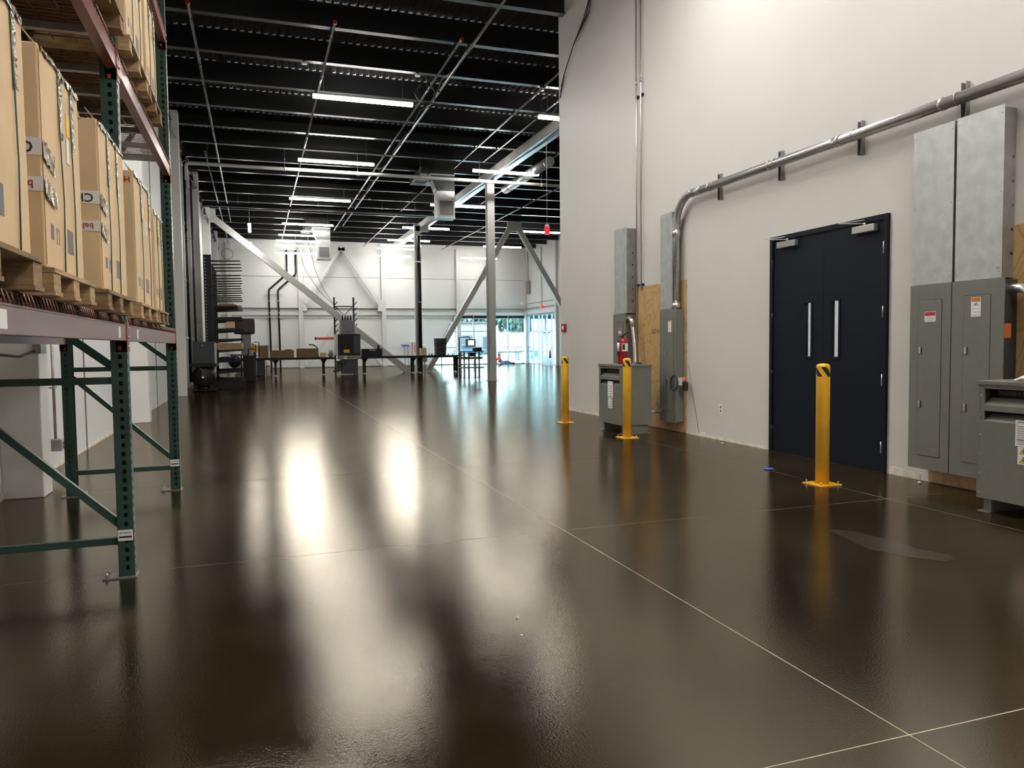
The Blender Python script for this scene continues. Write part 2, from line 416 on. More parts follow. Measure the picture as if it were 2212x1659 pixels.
for a, b in zip(my[:-1], my[1:]):
    if a == 42.60: B(17.07, 17.076, a+.035, b-.035, 2.10, GZ-.08).build('pane', 'glass', w2); continue
    for z0, z1 in ((.06, 1.07), (1.12, 2.02), (2.07, GZ-.08)):
        B(17.07, 17.076, a+.035, b-.035, z0, z1).build('pane', 'glass', w2)
d2 = struct('door_2')
for a, b in ((42.64, 43.40), (43.42, 44.17)):
    lf = MB(); lf.box(17.04, 17.10, a, a+.09, .01, 2.02); lf.box(17.04, 17.10, b-.09, b, .01, 2.02)
    lf.box(17.04, 17.10, a+.09, b-.09, .01, .38); lf.box(17.04, 17.10, a+.09, b-.09, 1.93, 2.02)
    lf = lf.build('door_leaf', 'frame', d2)
    B(17.07, 17.076, a+.09, b-.09, .38, 1.93).build('pane', 'glass', lf)
    MB().cyl((16.98, a+.06, .93), (16.98, b-.06, .93), .018, 8).build('push_bar', 'chrome', lf)
    B(16.99, 17.04, a+.25, a+.55, 1.94, 2.0).build('door_closer', 'darkmetal', lf)

# ceiling
def deck():
    m = MB(); x = LX-.2; p = .158; P = []
    while x < BX + .3:
        P += [(x, DZ), (x+.045, DZ), (x+.068, DZ+.04), (x+.135, DZ+.04)]; x += p
    vs = [(a, BY-.3, b) for a, b in P] + [(a, FY+.3, b) for a, b in P]; k = len(P)
    m.add(vs, [(i, i+1, k+i+1, k+i) for i in range(k-1)])
    m.box(LX-.3, BX+.3, BY-.3, FY+.3, DZ+.06, DZ+.2)
    return m.build('ceiling', 'black', kind='structure')
ce = deck()
beam_y = [13.22 + 1.87*i for i in range(18)] + [11.45, 9.58, 7.71, 5.84, 3.97, 2.1]
BZ = 7.35
for y in beam_y:
    x1 = RX if y < WE else BX
    m = MB(); m.box(LX, x1, y-.006, y+.006, BZ+.012, DZ-.012); m.box(LX, x1, y-.075, y+.075, DZ-.012, DZ-.001)
    b = m.build('ceiling_beam', 'beam', ce)
    B(LX, x1, y-.075, y+.075, BZ, BZ+.012).build('bottom_flange', 'flange', b)
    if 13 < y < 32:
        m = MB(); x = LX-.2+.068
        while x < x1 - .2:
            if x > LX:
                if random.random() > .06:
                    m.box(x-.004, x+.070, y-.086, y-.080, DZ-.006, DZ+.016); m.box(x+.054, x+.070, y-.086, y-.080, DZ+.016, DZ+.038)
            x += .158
        m.build('flute_glint', 'glint', ce, kind='stuff')  # L-shaped strips added as glints along the beam tops
# small disc sensors on the ceiling
k = 0
for x, y in ((1.15, 16.9), (3.6, 16.9), (6.6, 17.0), (2.0, 27.0), (3.6, 27.2), (4.6, 31.5)):
    t = thing('ceiling_sensor', '', 'sensor', (x, y, 7.33))
    t['label'] = ['white ceiling disc left of the longest lit lamp', 'white ceiling disc beside the black cable coil', 'white ceiling disc near the wall corner coil',
                  'small white disc under a beam behind the second lamp', 'small white disc under a beam right of the second lamp', 'small white disc beyond the paired steel pipes'][k]; k += 1
    MB().cyl((x, y, 7.27), (x, y, 7.31), .06, 16).build('sensor_dome', 'white', t)
    MB().cyl((x, y, 7.31), (x, y, 7.35), .03, 8).build('mount', 'black', t)

# girder along the depth carried by the white columns
gd = thing('steel_girder', 'white steel girder running into depth above the white columns', 'beam', (7.9, 13.5, 6.9))
B(7.70, 8.04, WE, 44.5, 6.95, 6.975).build('bottom_flange', 'girderwhite', gd)
B(7.855, 7.885, WE, 44.5, 6.975, 7.34).build('web', 'steelwhite', gd)
m = MB()
for k in range(3):
    m.tube([(7.80+.05*k+.03*math.sin(y*1.3+k), y, 6.94+.008*k) for y in [WE+.4*i for i in range(60)]], .009, 5)
m.build('cable', 'rubber', gd)

# columns
def column(x, y, lab, wrap=None):
    t = thing('steel_column', lab, 'column', (x, y, 0))
    m = MB(); m.box(x-.13, x+.13, y-.13, y-.115, .015, 6.95); m.box(x-.13, x+.13, y+.115, y+.13, .015, 6.95); m.box(x-.008, x+.008, y-.115, y+.115, .015, 6.95)
    m.build('shaft', 'steelwhite', t)
    B(x-.2, x+.2, y-.2, y+.2, 0, .015).build('base_plate', 'steelwhite', t)
    return t
c1 = column(7.86, 25.3, 'tall white steel column standing alone on the open floor')
B(7.72, 7.73, 25.15, 25.17, .3, 6.5).build('conduit', 'pipe', c1)
B(7.66, 7.74, 25.05, 25.17, 1.15, 1.55).build('junction_box', 'galv', c1)
c2 = thing('pipe_column', 'white column with thick black pipe running down it behind the conveyor', 'column', (7.42, 35.5, 0))
B(7.30, 7.55, 35.6, 35.85, 0, 7.0).build('shaft', 'steelwhite', c2)
MB().cyl((7.46, 35.45, 0), (7.46, 35.45, 6.45), .09, 14).build('black_pipe', 'blackpipe', c2)
B(7.36, 8.0, 35.6, 35.85, 6.7, 6.94).build('bracket', 'steelwhite', c2)
MB().cyl((7.28, 35.45, .4), (7.28, 35.45, 6.9), .035, 8).build('white_pipe', 'whitepipe', c2)
for z in (3.3, 5.2): B(7.24, 7.58, 35.34, 35.36, z, z+.05).build('pipe_clamp', 'chrome', c2)

def brace(p, q, lab, w=.24):
    t = thing('diagonal_brace', lab, 'brace', (q[0], q[1], 0))
    MB().bar(p, q, w, w).build('tube_member', 'steelwhite', t)
    MB().box(q[0]-.18, q[0]+.18, q[1]-.02, q[1]+.02, max(0, q[2]-.05), q[2]+.12).build('gusset_plate', 'steelwhite', t)
    return t
brace((-1.75, 35.6, 7.05), (6.80, 35.6, .10), 'long white brace falling from the left wall to the floor', .27)
brace((12.1, 35.6, 7.05), (7.86, 35.6, .08), 'white brace rising right from floor behind the white column')
brace((12.5, 35.6, 7.05), (16.7, 35.6, .10), 'white brace falling right toward the glazed entrance')
t = thing('brace_gusset', 'white steel gusset where two braces meet under the ceiling', 'bracket', (12.3, 35.6, 6.8))
B(11.95, 12.65, 35.55, 35.65, 6.85, 7.34).build('plate', 'steelwhite', t)
t = thing('brace_bracket', 'white steel bracket holding the long brace to the left wall', 'bracket', (-1.9, 35.4, 6.8))
B(LX+.02, -1.5, 35.45, 35.75, 6.75, 7.3).build('plate', 'steelwhite', t)

# ================================================================== LED lights
def led(x, y, lab, grp):
    z = 6.9 if y < 45.2 else 6.64
    t = thing('linear_led_light', lab, 'ceiling light', (x, y, z), grp)
    B(x, x+2.3, y-.035, y+.035, z+.03, z+.065).build('housing', 'white', t)
    B(x+.01, x+2.29, y-.045, y+.045, z-.03, z+.03).build('diffuser', 'led', t, bevel=.012)
    for dx in (.25, 2.05):
        MB().cyl((x+dx, y, z+.065), (x+dx, y, 7.795), .004, 5).build('hanger_wire', 'pipe', t)
    return t
L = [(1.37, 17.8, 'largest lit linear lamp, first hanging under the dark ceiling'),
     (1.37, 23.9, 'second lit linear lamp of the left row, above the white cross pipe'),
     (1.37, 30.1, 'third lit linear lamp of the left row, above the black cross pipe'),
     (1.30, 36.3, 'fourth lit linear lamp of the left row, above the small square duct'),
     (1.25, 39.9, 'fifth lit linear lamp of the left row, left of the small duct'),
     (1.18, 42.0, 'sixth lit linear lamp of the left row, close under the fifth'),
     (1.18, 44.0, 'seventh lit linear lamp of the left row, before the white far wall'),
     (1.22, 45.3, 'lowest lit linear lamp of the left row, over two black wall pipes'),
     (6.82, 17.8, 'lit linear lamp half hidden by the right wall corner'),
     (6.82, 23.8, 'lit linear lamp at the head of the tall lone column'),
     (6.82, 30.0, 'lit linear lamp passing behind the large square duct'),
     (6.80, 36.0, 'lit linear lamp across the top of the black pipe column'),
     (6.82, 40.4, 'lit linear lamp just behind the black pipe column head'),
     (6.80, 42.6, 'lit linear lamp left behind the black pipe column'),
     (6.80, 44.0, 'second lowest lit linear lamp of the middle row'),
     (6.75, 45.3, 'lowest lit linear lamp of the middle row, before the far wall'),
     (12.53, 35.8, 'lit linear lamp behind the hanging red beacon'),
     (12.53, 41.7, 'lit linear lamp right of the lone column before the far wall'),
     (12.2, 45.3, 'lowest lit linear lamp of the right row beside the lone column')]
for x, y, lab in L: led(x, y, lab, 'suspended linear lamps')
NEAR = ['before the first visible lamp', 'between the doors and the far transformer', 'over the navy doors', 'over the nearest cardboard box', 'just behind the camera', 'farthest behind the camera']
for k, y in enumerate((11.7, 8.9, 7.4, 2.6, 0, -2.8)):
    for x, side in (((-.9, 'rack side') if y > 8 else (2.6, 'door side')),):
        t = thing('linear_led_light', 'double width lit lamp %s, %s' % (NEAR[k], side), 'ceiling light', (x, y, 6.9), 'wide lamps of the near bay')
        MB().box(x, x+2.3, y-.19, y+.19, 6.93, 6.965).box(x, x+2.3, y-.19, y-.172, 6.885, 6.93).box(x, x+2.3, y+.172, y+.19, 6.885, 6.93).build('housing', 'white', t)
        B(x+.01, x+2.29, y-.135, y+.135, 6.872, 6.93).build('diffuser', 'led', t)
        for dx in (.25, 2.05): MB().cyl((x+dx, y, 6.965), (x+dx, y, 7.795), .004, 5).build('hanger_wire', 'pipe', t)
t = thing('end_on_lamp', 'short glowing lamp seen end on over the long white brace', 'ceiling light', (-.1, 33.0, 6.2))
for y, z in ((33.0, 6.35),):
    B(-.16, -.04, y, y+2.2, z-.05, z).build('diffuser', 'led', t, bevel=.01)
    B(-.14, -.06, y, y+2.2, z, z+.03).build('housing', 'white', t)
    MB().cyl((-.1, y+.3, z), (-.1, y+.3, 7.795), .006, 5).build('hanger_wire', 'pipe', t)
t = thing('small_lamp', 'small round glowing lamp on the long white brace', 'lamp', (-.1, 34.6, 5.75))
MB().ball((-.1, 35.2, 5.80), .07, .07, .08).build('bulb', 'led', t)
MB().cyl((-.1, 35.2, 5.86), (-.1, 35.2, 7.795), .006, 5).build('cord', 'rubber', t)

# ================================================================== ceiling pipes
def pipe(x, y0, y1, lab, z=7.25, r=.026, cap=True, mt='pipe', name='sprinkler_pipe'):
    t = thing(name, lab, 'pipe', (x, y0, z))
    MB().cyl((x, y0, z), (x, y1, z), r, 10).build('tube', mt, t)
    if cap: MB().cyl((x, y0-.02, z), (x, y0+.03, z), r*1.5, 10).build('end_coupling', 'redclip', t)
    for k, y in enumerate(sorted(beam_y)):
        if y0 + .2 < y < y1 and k % 2: B(x-r*1.25, x+r*1.25, y-.01, y+.01, z-r*1.3, 7.351).build('hanger', 'black', t)
    for k in range(int((y1-y0)/6.3)):
        MB().cyl((x, y0+3+6.3*k, z), (x, y0+3.12+6.3*k, z), r*1.35, 10).build('coupling', 'blackpipe', t)
pipe(-.95, 14.45, 38.5, 'leftmost grey ceiling pipe running into depth near the rack')
pipe(-1.30, 25.0, 46.5, 'short grey ceiling pipe close to the left wall, starting mid depth', r=.024, cap=False)
pipe(1.56, 14.53, 44, 'grey ceiling pipe crossing the left ends of the left lamp row')
pipe(4.00, 14.59, 40, 'left one of the paired grey ceiling pipes, with dark red end')
pipe(4.28, 2.0, 38.3, 'right one of the paired grey ceiling pipes, running past the frame top', cap=False)
pipe(6.54, 13.6, 25.2, 'grey ceiling pipe meeting the wall corner above the lit lamp', cap=False)
pipe(7.25, 16.0, 24.0, 'thin grey ceiling pipe ending in front of the big duct', r=.022, cap=False)
pipe(6.3, 26.5, 46.0, 'grey ceiling pipe emerging from under the big duct', cap=False)
pipe(9.25, 17.0, 31.0, 'grey ceiling pipe right of the white girder', cap=False)
pipe(11.2, 22.0, 46.3, 'rightmost grey ceiling pipe seen behind the lone column', cap=False)
t = thing('cross_pipe', 'long white pipe hung crosswise under the beams from left wall', 'pipe', (-1.8, 24.3, 6.7))
MB().tube([(-1.80, 24.3, 6.2), (-1.80, 24.3, 6.62), (-1.72, 24.3, 6.7), (11, 24.3, 6.7)], .055, 12).build('tube', 'whitepipe', t)
for x in (-1.2, 1.0, 3.2, 5.2, 7.2, 9.4):
    MB().cyl((x, 24.3, 6.75), (x, 24.3, 7.36), .008, 5).build('hanger_rod', 'pipe', t)
    MB().cyl((x-.02, 24.3, 6.7), (x+.02, 24.3, 6.7), .066, 12).build('clevis', 'whitepipe', t)
t = thing('cross_pipe', 'long black pipe hung crosswise below the third left lamp', 'pipe', (-1.8, 32, 6.9))
MB().cyl((-1.9, 32.0, 6.86), (7.6, 32.0, 6.86), .075, 12).build('tube', 'blackpipe', t)
MB().cyl((-1.9, 31.8, 6.78), (7.6, 31.8, 6.78), .015, 6).build('thin_pipe', 'pipe', t)
for x in (-.5, 2.6, 5.2, 6.6): MB().cyl((x, 32, 6.9), (x, 32, 7.36), .008, 5).build('hanger_rod', 'pipe', t)
t = thing('duct_pipe', 'silver round duct crossing behind the lit lamp by the column', 'duct', (9.3, 23.0, 6.9))
MB().cyl((9.0, 22.5, 7.05), (9.0, 27.0, 7.05), .16, 18).build('tube', 'galv', t)
for y in (22.6, 24.5, 26.4): MB().cyl((9.0, y, 7.05), (9.0, y+.05, 7.05), .17, 18).build('ring', 'galvdark', t)

# cable coils under beams
def coil(c, r, lab, n=3):
    t = thing('cable_coil', lab, 'cable', c)
    for k in range(n):
        q = [(c[0]+R(-.03, .03)+r*(1+.08*k)*math.cos(a*math.pi/10), c[1]+.02*k, c[2]+r*(1+.1*k)*math.sin(a*math.pi/10)) for a in range(20)]
        MB().tube(q, .008, 5, closed=True).build('loop', 'rubber', t)
    MB().cyl((c[0], c[1], c[2]+r), (c[0], c[1], 7.795), .008, 5).build('tail', 'rubber', t)
coil((3.85, 17.2, 7.0), .2, 'black cable coil hanging under a beam above the largest lamp')
coil((6.75, 16.9, 6.95), .17, 'black cable coil hanging beside the right wall corner')
coil((-1.35, 45.2, 6.5), .28, 'thin cable loop hanging at the far left ceiling corner', 2)
t = thing('loose_cable', 'black cable drooping from the beam onto the wall top corner', 'cable', (5.5, 13.2, 7.3))
for k in range(3):
    MB().tube([(5.585, 13.42-.03*k, 5.9+.1*k), (5.56, 13.15, 6.25), (5.55, 12.7, 6.6), (5.54, 12.2-.1*k, 6.9), (5.54, 11.8, 7.33)], .010, 6).build('strand', 'rubber', t)
t = thing('loose_cable', 'thin cable running along the paired ceiling pipes', 'cable', (4.13, 16, 7.2))
MB().tube([(4.13+.05*math.sin(i*1.7), 14.2+i*.8, 7.12+.06*math.sin(i*2.3)) for i in range(26)], .007, 5).build('strand', 'rubber', t)

# ducts
def duct(x0, x1, y, zb, lab, s=1.):
    t = thing('square_duct', lab, 'duct', ((x0+x1)/2, y, zb))
    w = x1 - x0; d = .5*s
    m = MB(); m.box(x0, x1, y, y+d, zb+.02, zb+.98*s)
    m.build('drop_box', 'galv', t, bevel=.008)
    # cross creases
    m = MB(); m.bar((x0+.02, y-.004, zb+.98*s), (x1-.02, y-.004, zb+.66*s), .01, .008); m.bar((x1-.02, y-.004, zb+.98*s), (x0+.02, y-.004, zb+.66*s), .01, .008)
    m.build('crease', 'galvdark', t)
    fr = MB(); gx0, gx1, gz0, gz1 = x0+.13*w, x1-.10*w, zb+.10*s, zb+.62*s
    fr.box(gx0, gx1, y-.02, y-.001, gz0-.03, gz0); fr.box(gx0, gx1, y-.02, y-.001, gz1, gz1+.03); fr.box(gx0-.03, gx0, y-.02, y-.001, gz0-.03, gz1+.03); fr.box(gx1, gx1+.03, y-.02, y-.001, gz0-.03, gz1+.03)
    fr = fr.build('grille_frame', 'steelwhite', t)
    B(gx0, gx1, y-.003, y-.001, gz0, gz1).build('grille_back', 'grey', fr)
    for k in range(7):
        z = gz0 + (k+.5)*(gz1-gz0)/7
        MB().bar((gx0, y-.012, z), (gx1, y-.012, z), .012, .006).build('louver', 'steelwhite', fr)
    B(x0-.02, x1+.02, y-.02, y+d+.02, zb, zb+.025).build('bottom_flange', 'steelwhite', t)
    # neck leaning back toward the plenum
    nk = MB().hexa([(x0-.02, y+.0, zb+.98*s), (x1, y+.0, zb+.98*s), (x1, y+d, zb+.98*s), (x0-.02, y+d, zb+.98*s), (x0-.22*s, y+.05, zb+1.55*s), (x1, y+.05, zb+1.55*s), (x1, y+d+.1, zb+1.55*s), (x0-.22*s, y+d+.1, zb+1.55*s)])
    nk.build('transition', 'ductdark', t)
    B(x0-.22*s, x1+.01, y+.02, y+d+.12, zb+1.53*s, zb+1.58*s).build('seam_flange', 'galv', t)
    B(x0-.55*s, x1, y+.05, y+d+1.6, zb+1.58*s, 7.34).build('plenum', 'blackpipe', t)
    m = MB(); a, b_ = x0-.75*s, x0-.25*s; z = zb+1.35*s
    m.box(a, b_, y+.1, y+.14, z, z+.06); m.box(a, b_, y+.66, y+.70, z, z+.06); m.box(a, a+.04, y+.14, y+.66, z, z+.06); m.box(b_-.04, b_, y+.14, y+.66, z, z+.06)
    m.build('side_outlet_frame', 'steelwhite', t)
duct(6.03, 6.66, 25.5, 5.63, 'large square galvanised duct dropping beside the lone column', .95)
duct(2.90, 3.52, 37.0, 5.41, 'smaller square galvanised duct dropping over the machine', .95)

# red beacon
t = thing('red_beacon', 'red beacon lamp hanging on a thin cord near the wall corner', 'lamp', (7.9, 20, 4.35))
MB().cyl((7.9, 20, 4.62), (7.9, 20, 7.3), .006, 6).build('cord', 'whitepipe', t)
MB().tube([(7.9, 20, 4.36), (7.9, 20, 4.40), (7.9, 20, 4.56)], [.065, .075, .07], 14).build('lens', 'redlamp', t)
MB().tube([(7.9, 20, 4.56), (7.9, 20, 4.63)], [.085, .05], 14).build('cap', 'white', t)

# ragged poly sheet on left wall top
t = thing('poly_sheet', 'ragged translucent plastic sheet hanging along the left wall top', 'plastic sheet', (-1.8, 14, 7.0))
vs = []; fs = []; n = 120
for i in range(n+1):
    y = 16.3 + i*.24; top = 7.34
    bot = 6.95 - .30*abs(math.sin(i*.55))*R(.5, 1) - R(0, .12)
    for k in range(4):
        z = top + (bot-top)*k/3; vs.append((LX+.10+.12*k/3+.05*math.sin(i*1.1+k), y, z))
for i in range(n):
    for k in range(3): fs.append((i*4+k, (i+1)*4+k, (i+1)*4+k+1, i*4+k+1))
MB().add(vs, fs, True).build('film', 'poly', t)
MB().tube([vs[i*4+3] for i in range(0, n+1)], .012, 5).build('hem', 'galvdark', t)

# pipes down the left wall
for y, x, r, mt, z1, lab in ((20.2, -1.90, .03, 'whitepipe', 7.2, 'thin white pipe rising on left wall nearest the rack'),
                       (22.3, -1.88, .06, 'blackpipe', 6.6, 'black pipe rising on left wall behind the rack upright'),
                       (23.0, -1.86, .075, 'whitepipe', 6.4, 'thick white pipe rising on the left wall'),
                       (24.3, -1.86, .05, 'blackpipe', 6.9, 'second black pipe rising on the left wall'),
                       (26.0, -1.88, .05, 'whitepipe', 7.2, 'white pipe on the left wall beside the cantilever rack'),
                       (27.2, -1.88, .035, 'maroon', 7.2, 'rust red pipe rising on the left wall')):
    t = thing('wall_pipe', lab, 'pipe', (x, y, 0))
    MB().cyl((x, y, .25 if r > .04 else .6), (x, y, z1), r, 12).build('tube', mt, t)
    for z in (1.2, 2.8, 4.4, 6.0):
        B(LX, x+r+.01, y-.01, y+.02, z, z+.04).build('clamp', 'galvdark', t)
        if r > .04: MB().cyl((x, y, z+.3), (x, y, z+.38), r*1.15, 12).build('coupling', mt, t)
# outlet, strut behind the rack
t = thing('strut_channel', 'grey steel strut fixed lengthwise on left wall under the lower rack beam', 'strut', (-1.7, 5, 1.35))
m = MB(); m.box(-1.70, -1.66, 3.0, 7.72, 1.34, 1.345); m.box(-1.70, -1.695, 3.0, 7.72, 1.345, 1.39); m.box(-1.665, -1.66, 3.0, 7.72, 1.345, 1.39); m.build('channel', 'galv', t)
B(-1.73, -1.67, 7.1, 7.27, 1.22, 1.34).build('junction_box', 'galvdark', t)
B(LX, -1.70, 7.30, 7.33, 1.34, 1.39).build('arm', 'galv', t)
MB().tube([(-1.72, 7.1, 1.24), (-1.75, 6.8, 1.20), (-1.8, 6.5, 1.22), (-1.85, 6.3, 1.34)], .012, 6).build('cable', 'rubber', t)
t = thing('wall_outlet', 'grey metal socket box on a conduit low on left wall', 'socket', (-1.97, 8.75, .2))
B(LX, -1.90, 8.69, 8.81, .22, .34).build('box', 'galvdark', t, bevel=.006)
B(-1.90, -1.893, 8.70, 8.80, .23, .33).build('cover', 'galv', t)
for z in (.255, .295): B(-1.893, -1.889, 8.735, 8.765, z-.012, z+.012).build('socket_face', 'ink', t)
MB().cyl((-1.96, 8.75, .34), (-1.96, 8.75, 1.38), .014, 8).build('conduit', 'galvdark', t)
B(LX, -1.94, 8.68, 8.82, .86, .875).build('strap', 'galvdark', t)
t = thing('wall_outlet', 'small grey socket box behind the rack end upright', 'socket', (-1.97, 14.6, .4))
B(LX, -1.92, 14.55, 14.67, .36, .48).build('box', 'galv', t, bevel=.006)
MB().cyl((-1.97, 14.61, .48), (-1.97, 14.61, 3.0), .014, 8).build('conduit', 'galvdark', t)
MB().box(LX, -1.95, 14.56, 14.66, 1.0, 1.02).build('strap', 'galvdark', t)

# ================================================================== PALLET RACK
rk = thing('pallet_rack', 'green and red steel pallet rack loaded with boxed pallets', 'rack', (-1.1, 4.6, 0))
FXr, RXr = -.66, -1.55
def perf(m, axis, fixed, a0, a1, z0, z1, th, pitch=.048, hw=.0095, hh=.012, off=None):
    """strip in plane axis=fixed spanning a0..a1 with one row of square holes"""
    c = (a0+a1)/2 if off is None else off
    def bx(p0, p1, q0, q1):
        if axis == 'y': m.box(p0, p1, fixed, fixed+th, q0, q1)
        else: m.box(fixed, fixed+th, p0, p1, q0, q1)
    bx(a0, c-hw, z0, z1); bx(c+hw, a1, z0, z1)
    z = z0; k = z0 + pitch
    while k < z1 - pitch:
        bx(c-hw, c+hw, z, k-hh); z = k+hh; k += pitch
    bx(c-hw, c+hw, z, z1)
def upright(x, y, front):
    m = MB(); s = 1 if front else -1
    xo = x; xi = x - s*.08                    # outer face x, inner side
    lo, hi = min(xo, xi), max(xo, xi); H = 5.3
    perf(m, 'y', y-.04, lo, hi, .008, H, .003, off=(xo - s*.035))
    m.box(lo, hi, y+.037, y+.04, .008, H)
    perf(m, 'x', xo-.003 if front else xo, y-.037, y+.037, .008, H, .003, off=y-.018)
    u = m.build('upright', 'green', rk)
    px = x - s*.06
    B(px-.10, px+.07, y-.055, y+.055, 0, .008).build('base_plate', 'galvdark', u)
    for yy in (-.035, .035): MB().cyl((px - s*.08, y+yy, .008), (px - s*.08, y+yy, .03), .008, 6).build('anchor_bolt', 'chrome', u)
    return u
ups = {}
for y in (1.66, 4.57, 7.23):
    ups[y] = upright(FXr, y, True); upright(RXr-.0, y, False)
    x0, x1 = RXr+.07, FXr-.06
    for z in (.20, 1.08, 2.3, 3.5, 4.7):
        MB().bar((x0, y, z), (x1, y, z), .035, .038).build('brace', 'green', rk)
    zz = [(1.02, .28), (1.36, 1.16) if False else (1.75, 1.14), (2.24, 3.44), (3.56, 4.64)]
    for a, b in zz:
        MB().bar((x0, y, a), (x1, y, b), .035, .038).build('brace', 'green', rk)
for y0, y1 in ((1.70, 4.53), (4.61, 7.19)):
    for zt in (1.395, 2.84, 3.97):
        for x, s in ((FXr-.05, 1), (RXr, 0)):
            m = MB(); m.box(x, x+.05, y0, y1, zt-.10, zt-.02); m.box(x + (0 if not s else .0), x+(.05 if s else .05), y0, y1, zt-.02, zt-.018)
            m.box(x+(.02 if s else 0), x+(.05 if s else .03), y0, y1, zt-.018, zt)
            b = m.build('beam', 'orange', rk, bevel=.003)
            for yy, q in ((y0, 1), (y1, -1)):
                xo = x+.05 if s else x
                c = MB(); c.box(x-.004, x+.054, yy-(.04 if q > 0 else .0), yy+(.0 if q > 0 else .04), zt-.16, zt+.005)
                c.build('connector_clip', 'redclip', b)
                for dz in (-.03, -.08, -.13):
                    MB().cyl((x+(.054 if s else -.004), yy-q*.02, zt+dz), (x+(.06 if s else -.01), yy-q*.02, zt+dz), .006, 6).build('rivet', 'chrome', b)
            if s and zt < 1.5:
                yl = 2.36 if y0 < 3 else 4.95
                for yl in ((2.40, 4.32) if y0 < 3 else (4.95,)):
                    wd = .13 if yl == 2.40 else .06
                    st = B(x+.05, x+.0515, yl-wd/2, yl+wd/2, zt-.085, zt-.03).build('label_sticker', 'paper', b)
        # wire deck: cross wires with waterfall front, plus long wires
        m = MB(); yy = y0+.05
        while yy < y1-.03:
            m.tube([(RXr+.02, yy, zt+.012), (FXr-.045, yy, zt+.012), (FXr-.02, yy, zt+.030), (FXr-.004, yy, zt+.026), (FXr+.003, yy, zt+.0), (FXr+.003, yy, zt-.012)], .0035, 4); yy += .043
        for k in range(8):
            xx = RXr+.06 + k*.11; m.cyl((xx, y0+.03, zt+.008), (xx, y1-.03, zt+.008), .003, 4)
        m.build('wire_deck', 'wire', rk, kind='stuff')
        m = MB()
        for k in range(6):
            yy = y0 + .25 + k*(y1-y0-.5)/5; m.box(RXr+.03, FXr-.055, yy-.02, yy+.02, zt-.03, zt+.004)
        m.build('deck_support', 'galvdark', rk)
# label on uprights
for y, z, tx in ((4.57, .235, 'B1-Z-01-02'), (7.23, .245, 'B1-Z-01-03')):
    st = B(FXr-.078, FXr-.004, y-.0425, y-.041, z-.03, z+.03).build('label_sticker', 'paper', ups[y])
    text(tx, .0115, (FXr-.041, y-.0432, z+.013), (1, 0, 0), (0, 0, 1), 'ink', ups[y])
    B(FXr-.072, FXr-.010, y-.0435, y-.0426, z-.014, z-.004).build('barcode', 'ink', ups[y])

